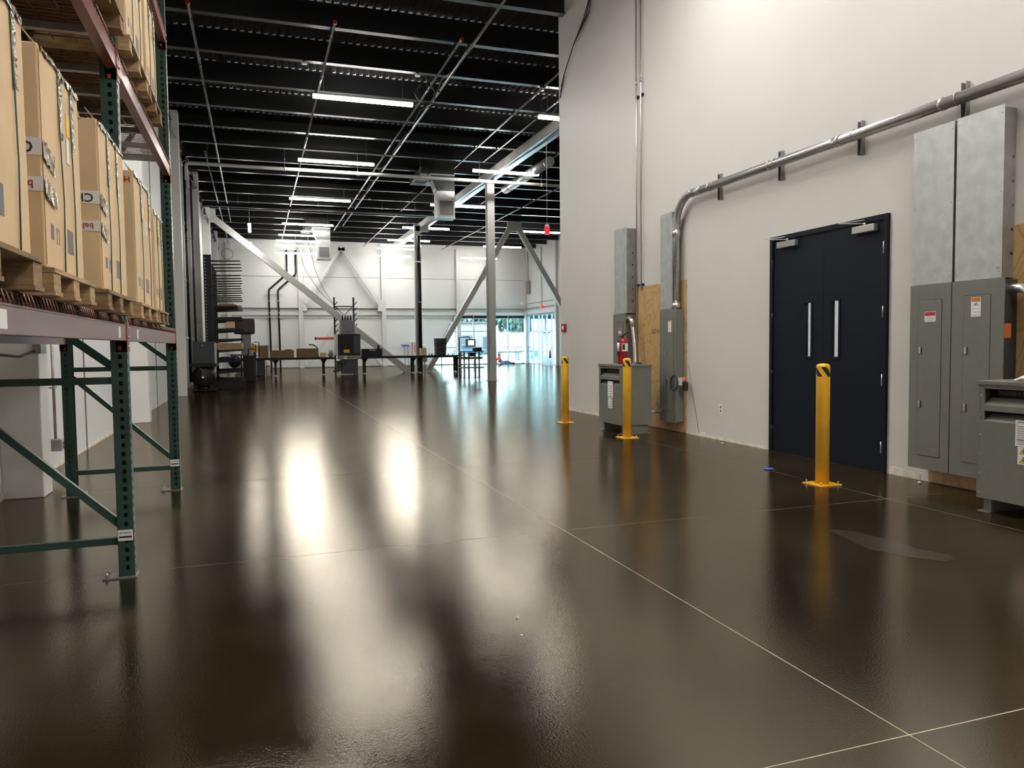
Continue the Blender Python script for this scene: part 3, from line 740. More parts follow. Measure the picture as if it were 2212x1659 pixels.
# ---- pallets and boxes
def pallet(y0, y1, zb, lab, wood='wood', h=.088, x1=-.60, x0=-1.5):
    t = thing('wooden_pallet', lab, 'pallet', ((x0+x1)/2, (y0+y1)/2, zb), 'pallets on the rack')
    sw = min(.095, (y1-y0)*.14)
    for k in range(3):
        c = y0 + sw/2 + (y1-y0-sw)*k/2
        B(x0, x1-.004, c-sw/2, c+sw/2, zb+.014, zb+h-.016).build('stringer', wood, t)
        B(x0, x1, c-sw/2-.004, c+sw/2+.004, zb, zb+.013).build('bottom_board', wood, t)
    n = 7; g = (x1-x0)/n
    for k in range(n):
        e = R(-.004, .004)
        B(x0+k*g+.008, x0+(k+1)*g-(.008 if k < n-1 else 0), y0+e, y1+e, zb+h-.015, zb+h).build('deck_board', wood, t)
    return t
def carton(y0, y1, zb, zt, lab, x1=-.625, x0=-1.48, strap=(.35, .75), open_top=True, sheet=False, marks=True, letters=None, yel=True, film=True, red=False):
    t = thing('cardboard_box', lab, 'box', ((x0+x1)/2, (y0+y1)/2, zb), 'strapped cardboard boxes on the rack')
    B(x0, x1, y0, y1, zb, zt).build('carton', 'card', t, bevel=.006)
    # slightly raised flaps round the top
    m = MB(); m.hexa([(x1-.004, y0+.01, zt-.01), (x1, y0+.01, zt-.01), (x1, y1-.01, zt-.01), (x1-.004, y1-.01, zt-.01), (x1-.05, y0+.02, zt+.05), (x1-.046, y0+.02, zt+.05), (x1-.046, y1-.02, zt+.05), (x1-.05, y1-.02, zt+.05)])
    m.build('flap', 'card', t)
    MB().hexa([(x0+.02, y0, zt-.01), (x1-.06, y0, zt-.01), (x1-.06, y0+.004, zt-.01), (x0+.02, y0+.004, zt-.01), (x0+.03, y0+.0, zt+.055), (x1-.08, y0, zt+.055), (x1-.08, y0+.004, zt+.055), (x0+.03, y0+.004, zt+.055)]).build('flap', 'card', t)
    B(x1+.0005, x1+.0015, y0+.004, y0+.006, zb+.01, zt-.02).build('edge_crease', 'carddark', t)
    Lr = y1-y0
    for s in strap:
        ys_ = y0 + s*Lr
        path = [(x1+.004, ys_, zb-.03), (x1+.006+R(0, .003), ys_+R(-.006, .006), zb+(zt-zb)*.35), (x1+.005, ys_+R(-.006, .006), zb+(zt-zb)*.7), (x1+.003, ys_, zt+.004), (x1-.1, ys_, zt+.012), (x0, ys_, zt+.01)]
        MB().tube(path, .0026, 5).build('strap', 'strap', t)
        if film: # crinkled film under the strap near the top
            vs = []; fs = []; nn = 26
            for i in range(nn+1):
                z = zt - (zt-zb)*.34*i/nn
                for k in range(3): vs.append((x1+.002+R(0, .007), ys_+.006+.016*k+R(-.003, .003), z))
            for i in range(nn):
                for k in range(2): fs.append((i*3+k, i*3+k+1, (i+1)*3+k+1, (i+1)*3+k))
            MB().add(vs, fs).build('crinkled_film', 'film', t)
    if film:  # film over the upper front edge
        vs = []; fs = []; nn = 22
        for i in range(nn+1):
            yy = y0+.02+(Lr-.03)*i/nn
            vs += [(x1-.03, yy, zt+.006+R(0, .01)), (x1+.004, yy, zt-.004+R(0, .01)), (x1+.004+R(0, .004), yy, zt-.008-R(0, .022))]
        for i in range(nn):
            for k in range(2): fs.append((i*3+k, i*3+k+1, (i+1)*3+k+1, (i+1)*3+k))
        MB().add(vs, fs).build('crinkled_film', 'film', t)
    if sheet:
        MB().hexa([(x1-.12, y0+.12, zt+.03), (x1-.10, y0+.12, zt-.01), (x1-.10, y1-.04, zt-.01), (x1-.12, y1-.04, zt+.03), (x1-.12, y0+.12, zt+.036), (x1+.004, y0+.12, zt+.0), (x1+.004, y1-.04, zt+.0), (x1-.12, y1-.04, zt+.036)]).build('foam_sheet', 'paper', t)
    if marks:
        zz = zb + .10
        B(x1+.0003, x1+.0012, y0+Lr*.55, y0+Lr*.70, zz-.02, zz+.065).build('printed_square', 'grey', t)
        MB().box(x1+.0003, x1+.0012, y0+Lr*.14, y0+Lr*.20, zz+.0, zz+.05).build('printed_mark', 'grey', t)
        for q in (.27, .32):
            a = y0+Lr*q
            MB().box(x1+.0003, x1+.0012, a, a+.004, zz-.01, zz+.035).add([(x1+.0012, a-.008, zz+.035), (x1+.0012, a+.012, zz+.035), (x1+.0012, a+.002, zz+.052)], [(0, 1, 2)]).build('printed_arrow', 'grey', t)
    if yel:
        a = y0+Lr*.62
        B(x1+.001, x1+.002, a, a+.05, zt-.20, zt-.12).build('sticker', 'yellowpaper', t, label='yellow sticker')
        B(x1+.001, x1+.002, a-.01, a+.035, zt-.30, zt-.21).build('sticker', 'paper', t, label='white sticker')
    if letters:
        xa = x1-.135
        tp = B(xa, x1+.001, y0-.0015, y0-.0003, zb+(zt-zb)*.50, zb+(zt-zb)*.50+.055).build('tape', 'paper', t)
        text(letters, .052, (x1-.066, y0-.0022, zb+(zt-zb)*.50+.027), (-1, 0, 0), (0, 0, -1), 'ink', t)
        tp = B(xa+.01, x1+.001, y0-.0015, y0-.0003, zb+(zt-zb)*.34, zb+(zt-zb)*.34+.045).build('tape', 'paper', t)
        text('belts', .036, (x1-.06, y0-.0022, zb+(zt-zb)*.34+.022), (-1, 0, 0), (0, 0, -1), 'redink', t)
        for zc in (.50, .34):
            vs = []; fs = []; z = zb+(zt-zb)*zc
            for i in range(13):
                yy = y0 + .012*i; 
                for k in range(3): vs.append((x1+.002+R(0, .008), yy, z+.05-.03*k+R(-.004, .004)-.03*i/13))
            for i in range(12):
                for k in range(2): fs.append((i*3+k, i*3+k+1, (i+1)*3+k+1, (i+1)*3+k))
            MB().add(vs, fs).build('crinkled_film', 'film', t)
    if red:
        text('HX', .045, (x1-.045, y0-.002, zt-.05), (-1, 0, 0), (0, 0, -1), 'redink', t)
    return t
Z1 = 1.425; Z2 = 2.87
pallet(1.75, 2.62, Z1, 'brown pallet under the nearest box on the rack', 'wood2', .100)
pallet(2.76, 3.41, Z1, 'weathered pallet under the box with a white foam sheet')
pallet(3.70, 4.40, Z1, 'pallet under the third lower box from the camera', 'wood2')
pallet(4.70, 5.48, Z1, 'pallet under the box just past the middle upright')
pallet(5.54, 6.10, Z1, 'pallet under the farthest lower box', 'wood2')
carton(1.78, 2.60, Z1+.102, 2.22, 'nearest cardboard box on rack with two green straps', strap=(.2, .55, .85), letters=None, yel=False)
carton(2.77, 3.33, Z1+.09, 2.22, 'cardboard box with a white foam sheet on its top edge', sheet=True, letters='CHI', strap=(.42, .74))
carton(3.71, 4.38, Z1+.09, 2.25, 'cardboard box beside the middle upright with crinkled film', letters='CHI', yel=False, strap=(.3, .66))
carton(4.72, 5.46, Z1+.09, 2.25, 'cardboard box past the middle upright with red lettering', red=True, strap=(.35, .80))
carton(5.58, 6.08, Z1+.09, 2.18, 'farthest lower cardboard box near the end upright')
pallet(3.55, 4.42, Z2, 'upper shelf pallet nearest the camera', 'wood2')
pallet(4.62, 5.40, Z2, 'upper shelf pallet between the other two')
pallet(5.46, 6.12, Z2, 'upper shelf pallet nearest the end upright', 'wood2')
carton(3.58, 4.40, Z2+.09, 3.60, 'upper shelf box nearest the camera', film=False, yel=False)
carton(4.66, 5.38, Z2+.09, 3.60, 'upper shelf box between the other two')
carton(5.48, 6.06, Z2+.09, 3.60, 'upper shelf box nearest the end upright')

# ================================================================== RIGHT WALL
# door_1
d1 = struct('door_1')
fm = MB(); fm.box(RX-.03, RX+.16, DY0, DY0+.05, 0, DZ1); fm.box(RX-.03, RX+.16, DY1-.05, DY1, 0, DZ1); fm.box(RX-.03, RX+.16, DY0+.05, DY1-.05, DZ1-.05, DZ1)
fm.build('door_frame', 'door', d1, bevel=.003)
mid = 6.375
def leaf(a, b, wy0, wy1, handle, hinge_side):
    x0, x1 = RX-.012, RX+.035; z0, z1 = .01, DZ1-.054; wz0, wz1 = 1.09, 1.66
    m = MB(); m.box(x0, x1, a, wy0, z0, z1); m.box(x0, x1, wy1, b, z0, z1); m.box(x0, x1, wy0, wy1, z0, wz0); m.box(x0, x1, wy0, wy1, wz1, z1)
    lf = m.build('door_leaf', 'door', d1)
    f = MB(); t_ = .022
    f.box(x0-.008, x0, wy0-t_, wy0, wz0-t_, wz1+t_); f.box(x0-.008, x0, wy1, wy1+t_, wz0-t_, wz1+t_); f.box(x0-.008, x0, wy0, wy1, wz0-t_, wz0); f.box(x0-.008, x0, wy0, wy1, wz1, wz1+t_)
    f.build('vision_frame', 'door', lf)
    B(x0+.02, x0+.026, wy0, wy1, wz0, wz1).build('vision_pane', 'visionglass', lf)
    for z in (2.12, 1.52, .88, .24):
        yy = a-.006 if hinge_side < 0 else b+.006
        MB().cyl((x0-.012, yy, z-.055), (x0-.012, yy, z+.055), .009, 8).build('hinge', 'chrome' if hinge_side < 0 else 'darkmetal', lf)
    return lf
lfR = leaf(DY0+.053, mid-.002, 6.155, 6.265, True, -1)
lfL = leaf(mid+.002, DY1-.053, 6.555, 6.655, False, 1)
def closer(lf, y0, y1, z, ya, yb_):
    B(RX-.065, RX-.013, y0, y1, z-.035, z+.035).build('door_closer', 'chrome', lf, bevel=.006)
    m = MB(); m.bar((RX-.04, (y0+y1)/2, z+.05), (RX-.12, ya, z+.085), .02, .008); m.bar((RX-.12, ya, z+.085), (RX-.035, yb_, z+.085), .018, .008); m.cyl((RX-.04, (y0+y1)/2, z+.03), (RX-.04, (y0+y1)/2, z+.06), .012, 8)
    m.build('closer_arm', 'chrome', lf)
closer(lfR, 5.66, 5.94, 2.32, 6.05, 5.80)
closer(lfL, 6.76, 7.06, 2.32, 7.20, 6.95)
yh = 6.31
MB().tube([(RX-.012, yh, .96), (RX-.05, yh, .955), (RX-.055, yh, .93), (RX-.055, yh, .85), (RX-.05, yh, .825), (RX-.012, yh, .82)], .011, 8).build('pull_handle', 'chrome', lfR)
B(RX-.015, RX-.0122, yh-.04, yh+.04, .81, .97).build('handle_plate', 'darkmetal', lfR, bevel=.001)
B(RX-.03, RX+.16, DY0+.05, DY1-.05, 0, .008).build('threshold', 'darkmetal', d1)
cl = bpy.data.objects.new('corridor_lamp', bpy.data.lights.new('corridor_lamp', 'AREA')); COL.objects.link(cl)
cl.data.size = 1.0; cl.data.energy = 90; cl.location = (7.4, 6.4, 2.95)  # unseen area light, added to brighten the door panes

# plywood backers
for k, (y0, y1, z1) in enumerate(((9.0, 10.45, 2.11), (3.0, 5.05, 2.13))):
    t = thing('plywood_board', ['knotty plywood backboard between the two slim far panels', 'plywood backboard behind the twin near panels'][k], 'board', (RX-.01, y0, .01))
    B(RX-.02, RX-.001, y0, y1-.30 if k == 0 else y1, .01, z1).build('sheet', 'ply', t)
    if k == 0:
        B(RX-.02, RX-.001, y1-.296, y1, .01, z1).build('sheet', 'ply', t)
        text('ADVANTECH', .11, (RX-.0215, 9.62, 1.42), (0, -1, 0), (0, 0, 1), 'carddark', t, 'stamp')

def panelboard(name, lab, y0, y1, z0, z1, xf, dy0, dy1, dz0, dz1, latches, side=True, lx=0):
    t = thing(name, lab, 'electrical panel', ((xf+RX)/2, (y0+y1)/2, z0), 'grey electrical panels')
    B(xf+.012, RX-.021, y0+.015, y1-.015, z0+.01, z1-.01).build('cabinet', 'paneldark' if lx else 'panel', t, bevel=.003)
    B(xf, xf+.012, y0, y1, z0, z1).build('cover', 'panel', t, bevel=.002)
    gp = MB(); e = .0035
    gp.box(xf-.0009, xf, dy0-e, dy0, dz0, dz1); gp.box(xf-.0009, xf, dy1, dy1+e, dz0, dz1); gp.box(xf-.0009, xf, dy0, dy1, dz0-e, dz0); gp.box(xf-.0009, xf, dy0, dy1, dz1, dz1+e)
    gp.build('door_gap', 'void', t)
    dr = B(xf-.004, xf, dy0, dy1, dz0, dz1).build('door', 'panel', t, bevel=.0015)
    for z in latches:
        B(xf-.010, xf-.004, dy1-.035, dy1-.012, z-.028, z+.028).build('latch', 'chrome', dr, bevel=.002)
        B(xf-.0105, xf-.0045, dy1-.040, dy1-.036, z-.03, z+.03).build('latch_dark_strip', 'void', dr)  # thin dark strip beside the latch
    return t, dr
def sticker(parent, x, y0, y1, z0, z1, head, hm):
    st = B(x-.0012, x, y0, y1, z0, z1).build('warning_label', 'paper', parent)
    h = (z1-z0)
    B(x-.0020, x-.0012, y0+.004, y1-.004, z1-h*head, z1-.004).build('label_band', hm, parent)
    m = MB()
    for k in range(4):
        z = z0+.008+(h*(1-head)-.012)*k/4; m.box(x-.0016, x-.0012, y0+.008, y1-.008-.01*(k % 2), z, z+.0028)
    m.build('label_print', 'grey', parent)
pA, dA = panelboard('electrical_panel', 'grey electrical panel nearer the navy doors, red banded label', 4.715, 5.12, .14, 1.72, 5.42, 4.80, 5.03, .26, 1.59, (1.16, .70), lx=1)
sticker(dA, 5.416, 4.855, 4.965, 1.405, 1.49, .42, 'redink')
pB, dB = panelboard('electrical_panel', 'grey electrical panel by the flexible conduit, orange banded label', 4.25, 4.705, .14, 1.72, 5.42, 4.36, 4.59, .26, 1.60, (1.16, .70), lx=1)
sticker(dB, 5.416, 4.44, 4.525, 1.43, 1.585, .22, 'orangeink')
text('i7', .03, (5.4138, 4.483, 1.53), (0, -1, 0), (0, 0, 1), 'ink', dB)
B(5.45, 5.52, 4.2635, 4.2645, 1.26, 1.37).build('warning_label', 'orangeink', pB)
pC, dC = panelboard('electrical_panel', 'slim grey panel with hanging black cable on its edge', 9.03, 9.46, .15, 1.72, 5.44, 9.09, 9.30, .30, 1.58, (1.11, .71))
sticker(dC, 5.436, 9.14, 9.22, 1.40, 1.56, .10, 'orangeink')
pD, dD = panelboard('electrical_panel', 'slim grey panel standing behind the fire extinguisher', 10.43, 10.85, .5, 1.71, 5.40, 10.50, 10.75, .6, 1.58, (1.11,))
sticker(dD, 5.396, 10.56, 10.66, 1.40, 1.48, .4, 'redink')
# sheet metal covers above panels
def cover(y0, y1, z0, z1, xf, lab, holes=True, near=True):
    t = thing('wiring_gutter', lab, 'duct cover', (5.5, (y0+y1)/2, z0), 'galvanised covers above the panels')
    B(xf, xf+.003, y0, y1, z0, z1).build('cover_sheet', 'galv', t)
    m = MB()
    if holes:
        perf(m, 'y', y0+.004, xf+.003, RX-.021, z0, z1-.02, .003, pitch=.185, hw=.010, hh=.012, off=xf+.105)
    else: m.box(xf+.003, RX-.021, y0+.004, y0+.007, z0, z1)
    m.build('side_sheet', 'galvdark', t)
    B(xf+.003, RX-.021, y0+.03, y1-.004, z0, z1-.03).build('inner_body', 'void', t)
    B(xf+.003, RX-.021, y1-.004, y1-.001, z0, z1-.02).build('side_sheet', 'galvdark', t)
    m = MB()
    for z in (z0+.05, (z0+z1)/2, z1-.06):
        for y in (y0+.02, y1-.02): m.cyl((xf-.003, y, z), (xf, y, z), .005, 6)
    m.build('screw', 'galvdark', t, kind='stuff')
cover(4.30, 4.71, 1.725, 3.04, 5.45, 'galvanised cover over the panel by the flexible conduit')
cover(4.735, 5.13, 1.725, 3.035, 5.45, 'galvanised cover over the panel nearer the navy doors', holes=False)
cover(9.17, 9.49, 1.725, 3.05, 5.47, 'galvanised cover beside the bent conduit', holes=False)
cover(10.42, 10.84, 1.715, 3.03, 5.42, 'galvanised cover with a row of holes above the extinguisher')
text('UL', .03, (5.4495, 4.33, 1.80), (0, -1, 0), (0, 0, 1), 'grey', [o for o in bpy.data.objects if o.name == 'wiring_gutter'][0], 'stamp')

# big conduit
t = thing('steel_conduit', 'thick steel conduit running above the navy doors and bending down', 'conduit', (5.5, 9.2, 1.72))
xc = 5.50; rc = .05
path = [(xc, 9.12, 1.725), (xc, 9.12, 2.84)] + arc((xc, 8.74, 2.84), .38, 0, math.pi/2, (0, 1, 0), (0, 0, 1), 10)[1:] + [(xc, 8.3, 3.22), (xc, 1.0, 3.22)]
MB().tube(path, rc, 18).build('tube', 'conduit', t)
for y in (8.72, 8.50, 8.30, 7.12, 6.04, 4.88):
    MB().cyl((xc, y, 3.22), (xc, y+(.10 if y in (8.50, 6.04) else .03), 3.22), rc*1.12, 18).build('coupling', 'chrome', t)
MB().cyl((xc, 9.12, 1.725), (xc, 9.12, 1.80), rc*1.2, 18).build('connector', 'chrome', t)
MB().cyl((xc, 9.12, 2.70), (xc, 9.12, 2.80), rc*1.12, 18).build('coupling', 'chrome', t)
for k, y in enumerate((8.20, 7.04, 5.875, 4.75)):
    s = thing('strut_bracket', ['upright strut behind the conduit nearest its bend', 'upright strut behind the conduit left of the navy doors',
              'upright strut behind the conduit above the navy doors', 'upright strut behind the conduit over the twin panels'][k], 'bracket', (5.57, y, 3.05), 'struts behind the conduit')
    m = MB(); m.box(RX-.045, RX-.001, y-.025, y-.021, 3.04, 3.36); m.box(RX-.045, RX-.001, y+.021, y+.025, 3.04, 3.36); m.box(RX-.005, RX-.001, y-.021, y+.021, 3.04, 3.36)
    m.build('channel', 'pipe', s)
    MB().tube(arc((xc, y, 3.22), rc+.006, -math.pi/2, math.pi/2, (-1, 0, 0), (0, 0, 1), 8), .004, 5).build('clamp', 'chrome', s)
# thin vertical conduits
for k, (y, lab) in enumerate(((10.36, 'left thin steel conduit rising beside the plywood'), (10.22, 'right thin steel conduit rising beside the plywood'))):
    t = thing('thin_conduit', lab, 'conduit', (5.55, y, .9), 'paired thin conduits')
    MB().cyl((5.56, y, (.95, 2.05)[k]), (5.56, y, 7.3), .012, 8).build('tube', 'chrome', t)
    for z in (2.12, 4.95): B(5.56, RX, y-.03, y+.03, z, z+.035).build('clamp', 'darkmetal', t)
    for z in (5.15,): MB().cyl((5.56, y, z), (5.56, y, z+.07), .017, 8).build('coupling', 'chrome', t)

# transformers
def transformer(x0, x1, y0, y1, lab, z0=.125, z1=.93, big=False):
    t = thing('transformer', lab, 'transformer', ((x0+x1)/2, (y0+y1)/2, 0), 'grey floor transformers')
    H = z1-z0; a = y0+.06*(y1-y0); b = y1-.04
    l1t, l1b = z1-.03, z1-.145; l2t, l2b = z1-.19, z1-.26
    B(x0+.10, x1, y0+.012, y1-.012, z0+.01, z1-.01).build('core', 'void', t)
    m = MB(); m.box(x0, x1, y0, y0+.012, z0, z1); m.box(x0, x1, y1-.012, y1, z0, z1); m.box(x1-.012, x1, y0+.012, y1-.012, z0, z1)
    m.build('side_panel', 'panel', t)
    m = MB(); m.box(x0, x0+.012, y0+.012, y1-.012, z0, l2b); m.box(x0, x0+.012, y0+.012, y0+.08, l2b, z1); m.box(x0, x0+.012, y1-.05, y1-.012, l2b, z1)
    m.box(x0, x0+.012, y0+.08, y1-.05, l2t, l1b); m.box(x0, x0+.012, y0+.08, y1-.05, l1t, z1)
    fr = m.build('front_panel', 'panel', t, bevel=.002)
    for zz in (l1b, l2b):
        MB().hexa([(x0+.012, y0+.08, zz), (x0, y0+.08, zz), (x0, y1-.05, zz), (x0+.012, y1-.05, zz), (x0+.075, y0+.08, zz+.045), (x0+.07, y0+.08, zz+.05), (x0+.07, y1-.05, zz+.05), (x0+.075, y1-.05, zz+.045)]).build('louver', 'panel', fr)
    m = MB(); yy = y0+.12
    while yy < y1-.09: m.box(x0+.085, x0+.09, yy, yy+.005, l1t-.045, l1t-.015); yy += .013
    m.build('vent_grid', 'panel', fr, kind='stuff')
    B(x0-.012, x1+.01, y0-.012, y1+.012, z1, z1+.028).build('lid', 'panel', t, bevel=.003)
    for yy in (y0+.03, y1-.09):
        m = MB(); m.box(x0+.04, x1-.04, yy, yy+.06, .006, z0); m.box(x0+.0, x1, yy-.01, yy+.08, 0, .006); m.build('foot', 'panel', t)
    for zz in [z0+.04+i*(H-.12)/5 for i in range(6)]:
        MB().cyl((x0-.004, y1-.025, zz), (x0, y1-.025, zz), .006, 6).build('screw', 'chrome', fr)
    return t, fr
T1, f1 = transformer(4.72, 5.17, 9.22, 9.95, 'grey floor transformer with fire extinguisher on top, behind a yellow bollard')
B(4.718, 4.7195, 9.50, 9.66, .50, .72).build('rating_label', 'paper', f1); B(4.718, 4.7195, 9.52, 9.65, .34, .495).build('warning_label', 'paper', f1)
m = MB()
for k in range(9): m.box(4.7172, 4.718, 9.52, 9.64-.02*(k % 3), .36+.036*k, .367+.036*k)
m.build('label_print', 'grey', f1)
T2, f2 = transformer(4.97, 5.40, 3.02, 4.08, 'large grey floor transformer at the right frame edge with white rag on top', .10, .925)
lx = 4.969
B(lx-.001, lx, 3.42, 3.79, .51, .69).build('rating_label', 'paper', f2)
text('EATON', .016, (lx-.0022, 3.745, .677), (0, -1, 0), (0, 0, 1), 'blueink', f2)
m = MB()
for k in range(9):
    z = .525+.015*k; m.box(lx-.0018, lx-.001, 3.63+.02*(k % 3), 3.775, z, z+.004); m.box(lx-.0018, lx-.001, 3.45, 3.60-.02*(k % 2), z, z+.004)
m.box(lx-.0018, lx-.001, 3.70, 3.775, .55, .558); m.build('label_print', 'grey', f2)
B(lx-.001, lx, 3.42, 3.77, .385, .508).build('warning_label', 'paper', f2)
for z in (.457, .395):
    tri = MB().prism([(lx-.001, 3.755, z), (lx-.001, 3.700, z), (lx-.001, 3.7275, z+.045)], (-.0012, 0, 0)).build('warning_triangle', 'ink', f2)
    MB().prism([(lx-.0022, 3.748, z+.003), (lx-.0022, 3.707, z+.003), (lx-.0022, 3.7275, z+.038)], (-.0006, 0, 0)).build('warning_triangle', 'plate', f2)
    MB().prism([(lx-.0028, 3.729, z+.03), (lx-.0028, 3.722, z+.03), (lx-.0028, 3.733, z+.014), (lx-.0028, 3.727, z+.006)], (-.0004, 0, 0)).build('warning_symbol', 'ink', f2)
    B(lx-.002, lx-.001, 3.45, 3.69, z+.036, z+.046).build('label_band', 'redink', f2)
    m = MB()
    for k in range(3): m.box(lx-.002, lx-.001, 3.46, 3.685, z+.004+.01*k, z+.007+.01*k)
    m.build('label_print', 'grey', f2)
# rag on T2
t = thing('rag', 'crumpled white rag lying on the right hand transformer', 'rag', (5.15, 3.78, .953))
vs = []; fs = []
for i in range(9):
    for k in range(9):
        r_ = math.hypot(i-4, k-4)/5.6
        vs.append((5.06+.022*i, 3.66+.028*k+R(-.006, .006), .958+max(0, (1-r_))*.05+R(0, .022)))
for i in range(8):
    for k in range(8): fs.append((i*9+k, i*9+k+1, (i+1)*9+k+1, (i+1)*9+k))
o = MB().add(vs, fs, True).build('cloth', 'rag', t); so = o.modifiers.new('solid', 'SOLIDIFY'); so.thickness = .008
# flexible conduits
def flex(path, r, t):
    P = []; 
    for a, b in zip(path[:-1], path[1:]):
        a, b = Vector(a), Vector(b); n = max(2, int((b-a).length/.0085))
        P += [a.lerp(b, i/n) for i in range(n)]
    P.append(Vector(path[-1])); rr = [r if i % 2 else r*.86 for i in range(len(P))]
    MB().tube(P, rr, 14).build('flexible_tube', 'flex', t)
t = thing('flexible_conduit', 'ribbed metal conduit curving down behind the right transformer', 'conduit', (5.5, 4.2, .95))
MB().tube([(5.51, 4.30, 1.62), (5.51, 4.24, 1.64), (5.51, 4.17, 1.635), (5.51, 4.12, 1.60), (5.51, 4.09, 1.55), (5.51, 4.08, 1.48)], .036, 14).build('elbow', 'chrome', t)
flex([(5.51, 4.08, 1.48), (5.52, 4.055, 1.2), (5.51, 4.05, .80)], .036, t)
for z in (1.55, 1.40): MB().cyl((5.51, 4.075, z-.025), (5.51, 4.075, z), .045, 14).build('clamp', 'chrome', t)
m = MB()
for z in (1.53, 1.515, 1.50): m.cyl((5.44, 4.06, z), (5.50, 4.04, z), .004, 6)
m.build('clamp_screw', 'chrome', t)
t = thing('flexible_conduit', 'silver conduit curving from slim panel into far transformer', 'conduit', (5.45, 10.2, .95))
MB().tube([(5.44, 10.44, 1.62), (5.44, 10.36, 1.64), (5.44, 10.30, 1.60), (5.44, 10.27, 1.5)], .036, 12).build('elbow', 'chrome', t)
flex([(5.44, 10.27, 1.5), (5.44, 10.20, 1.2), (5.42, 10.15, .95), (5.30, 10.1, .90)], .034, t)
t = thing('flexible_conduit', 'silver conduit joining far transformer to the slim panel near floor', 'conduit', (5.3, 9.3, .3))
flex([(5.175, 9.30, .33), (5.25, 9.28, .29), (5.36, 9.30, .30), (5.452, 9.36, .33)], .024, t)
MB().cyl((5.172, 9.30, .335), (5.20, 9.295, .315), .034, 10).build('connector', 'chrome', t)
# extinguisher on T1
t = thing('fire_extinguisher', 'red fire extinguisher standing on the far transformer', 'fire extinguisher', (4.86, 9.62, .958))
cx_, cy_ = 4.90, 9.55
MB().tube([(cx_, cy_, .958), (cx_, cy_, .965), (cx_, cy_, 1.27), (cx_, cy_, 1.31), (cx_, cy_, 1.33)], [.062, .066, .066, .05, .025], 20).build('cylinder', 'red', t)
MB().cyl((cx_, cy_, 1.33), (cx_, cy_, 1.365), .018, 10).build('valve', 'darkmetal', t)
MB().bar((cx_+.0, cy_, 1.37), (cx_+.07, cy_-.04, 1.40), .02, .012).bar((cx_, cy_, 1.375), (cx_+.06, cy_-.03, 1.355), .018, .008).build('lever_handle', 'darkmetal', t)
MB().tube([(cx_-.015, cy_, 1.35), (cx_-.06, cy_-.02, 1.35), (cx_-.085, cy_-.03, 1.30), (cx_-.083, cy_-.03, 1.08)], .010, 8).build('hose', 'rubber', t)
MB().tube([(cx_-.083, cy_-.03, 1.26), (cx_-.083, cy_-.03, 1.14)], [.016, .014], 10).build('hose_tag', 'white', t)
B(cx_-.045, cx_+.045, cy_-.070, cy_-.062, 1.14, 1.25).build('instruction_label', 'paper', t)
B(cx_-.04, cx_-.0, cy_-.0715, cy_-.070, 1.16, 1.24).build('label_print', 'ink', t)
t = thing('rubber_clip', 'small black clip lying on far transformer beside extinguisher', 'clip', (5.05, 9.5, .958))
MB().tube([(5.04, 9.42, .966), (5.09, 9.44, .97), (5.13, 9.42, .966)], .011, 8).build('handle', 'rubber', t); MB().cyl((5.085, 9.44, .959), (5.085, 9.44, .985), .02, 10).build('knob', 'rubber', t)
# socket and hanging cable on panel C
t = thing('hanging_cable', 'black looped cable hanging at the edge of the slim panel', 'cable', (5.5, 8.95, .7))
cc = Vector((5.405, 9.0, .70))
MB().tube([cc+Vector((-.001*i, .10*math.cos(a), .10*math.sin(a))) for i, a in enumerate([math.pi*2*k/22-.6 for k in range(23)])], .012, 8).build('loop', 'rubber', t)
B(5.47, 5.52, 8.94, 9.02, .67, .77).build('tag', 'paper', t)
B(5.48, 5.54, 8.87, 8.93, .60, .72).build('plug', 'rubber', t, bevel=.01)
MB().cyl((5.50, 8.93, .77), (5.50, 8.89, .72), .018, 8).build('red_collar', 'orangered', t)
t = thing('wall_socket', 'white duplex socket low on the right wall', 'socket', (5.59, 8.2, .35))
B(RX-.006, RX-.0005, 8.165, 8.235, .345, .46).build('face_plate', 'white', t, bevel=.002)
for z in (.375, .425): B(RX-.0085, RX-.006, 8.185, 8.215, z-.016, z+.016).build('socket_face', 'grey', t)
t = thing('strobe_alarm', 'small red fire strobe on the wall end', 'fire alarm', (5.57, 13.33, 1.5))
B(RX-.03, RX-.0005, 13.22, 13.42, 1.49, 1.635).build('housing', 'red', t, bevel=.006)
MB().ball((RX-.035, 13.32, 1.56), .018, .028, .045).build('lens', 'white', t)
# thin shadow line on the wall, modelled as a grey strand
t = thing('wall_shadow_line', 'thin modelled shadow line slanting down the wall beside the slim panel', 'cord', (5.59, 8.8, .05))
MB().tube([(RX-.006, 8.95, .95), (RX-.006, 8.85, .55), (RX-.006, 8.70, .05)], .003, 5).build('strand', 'galvdark', t)

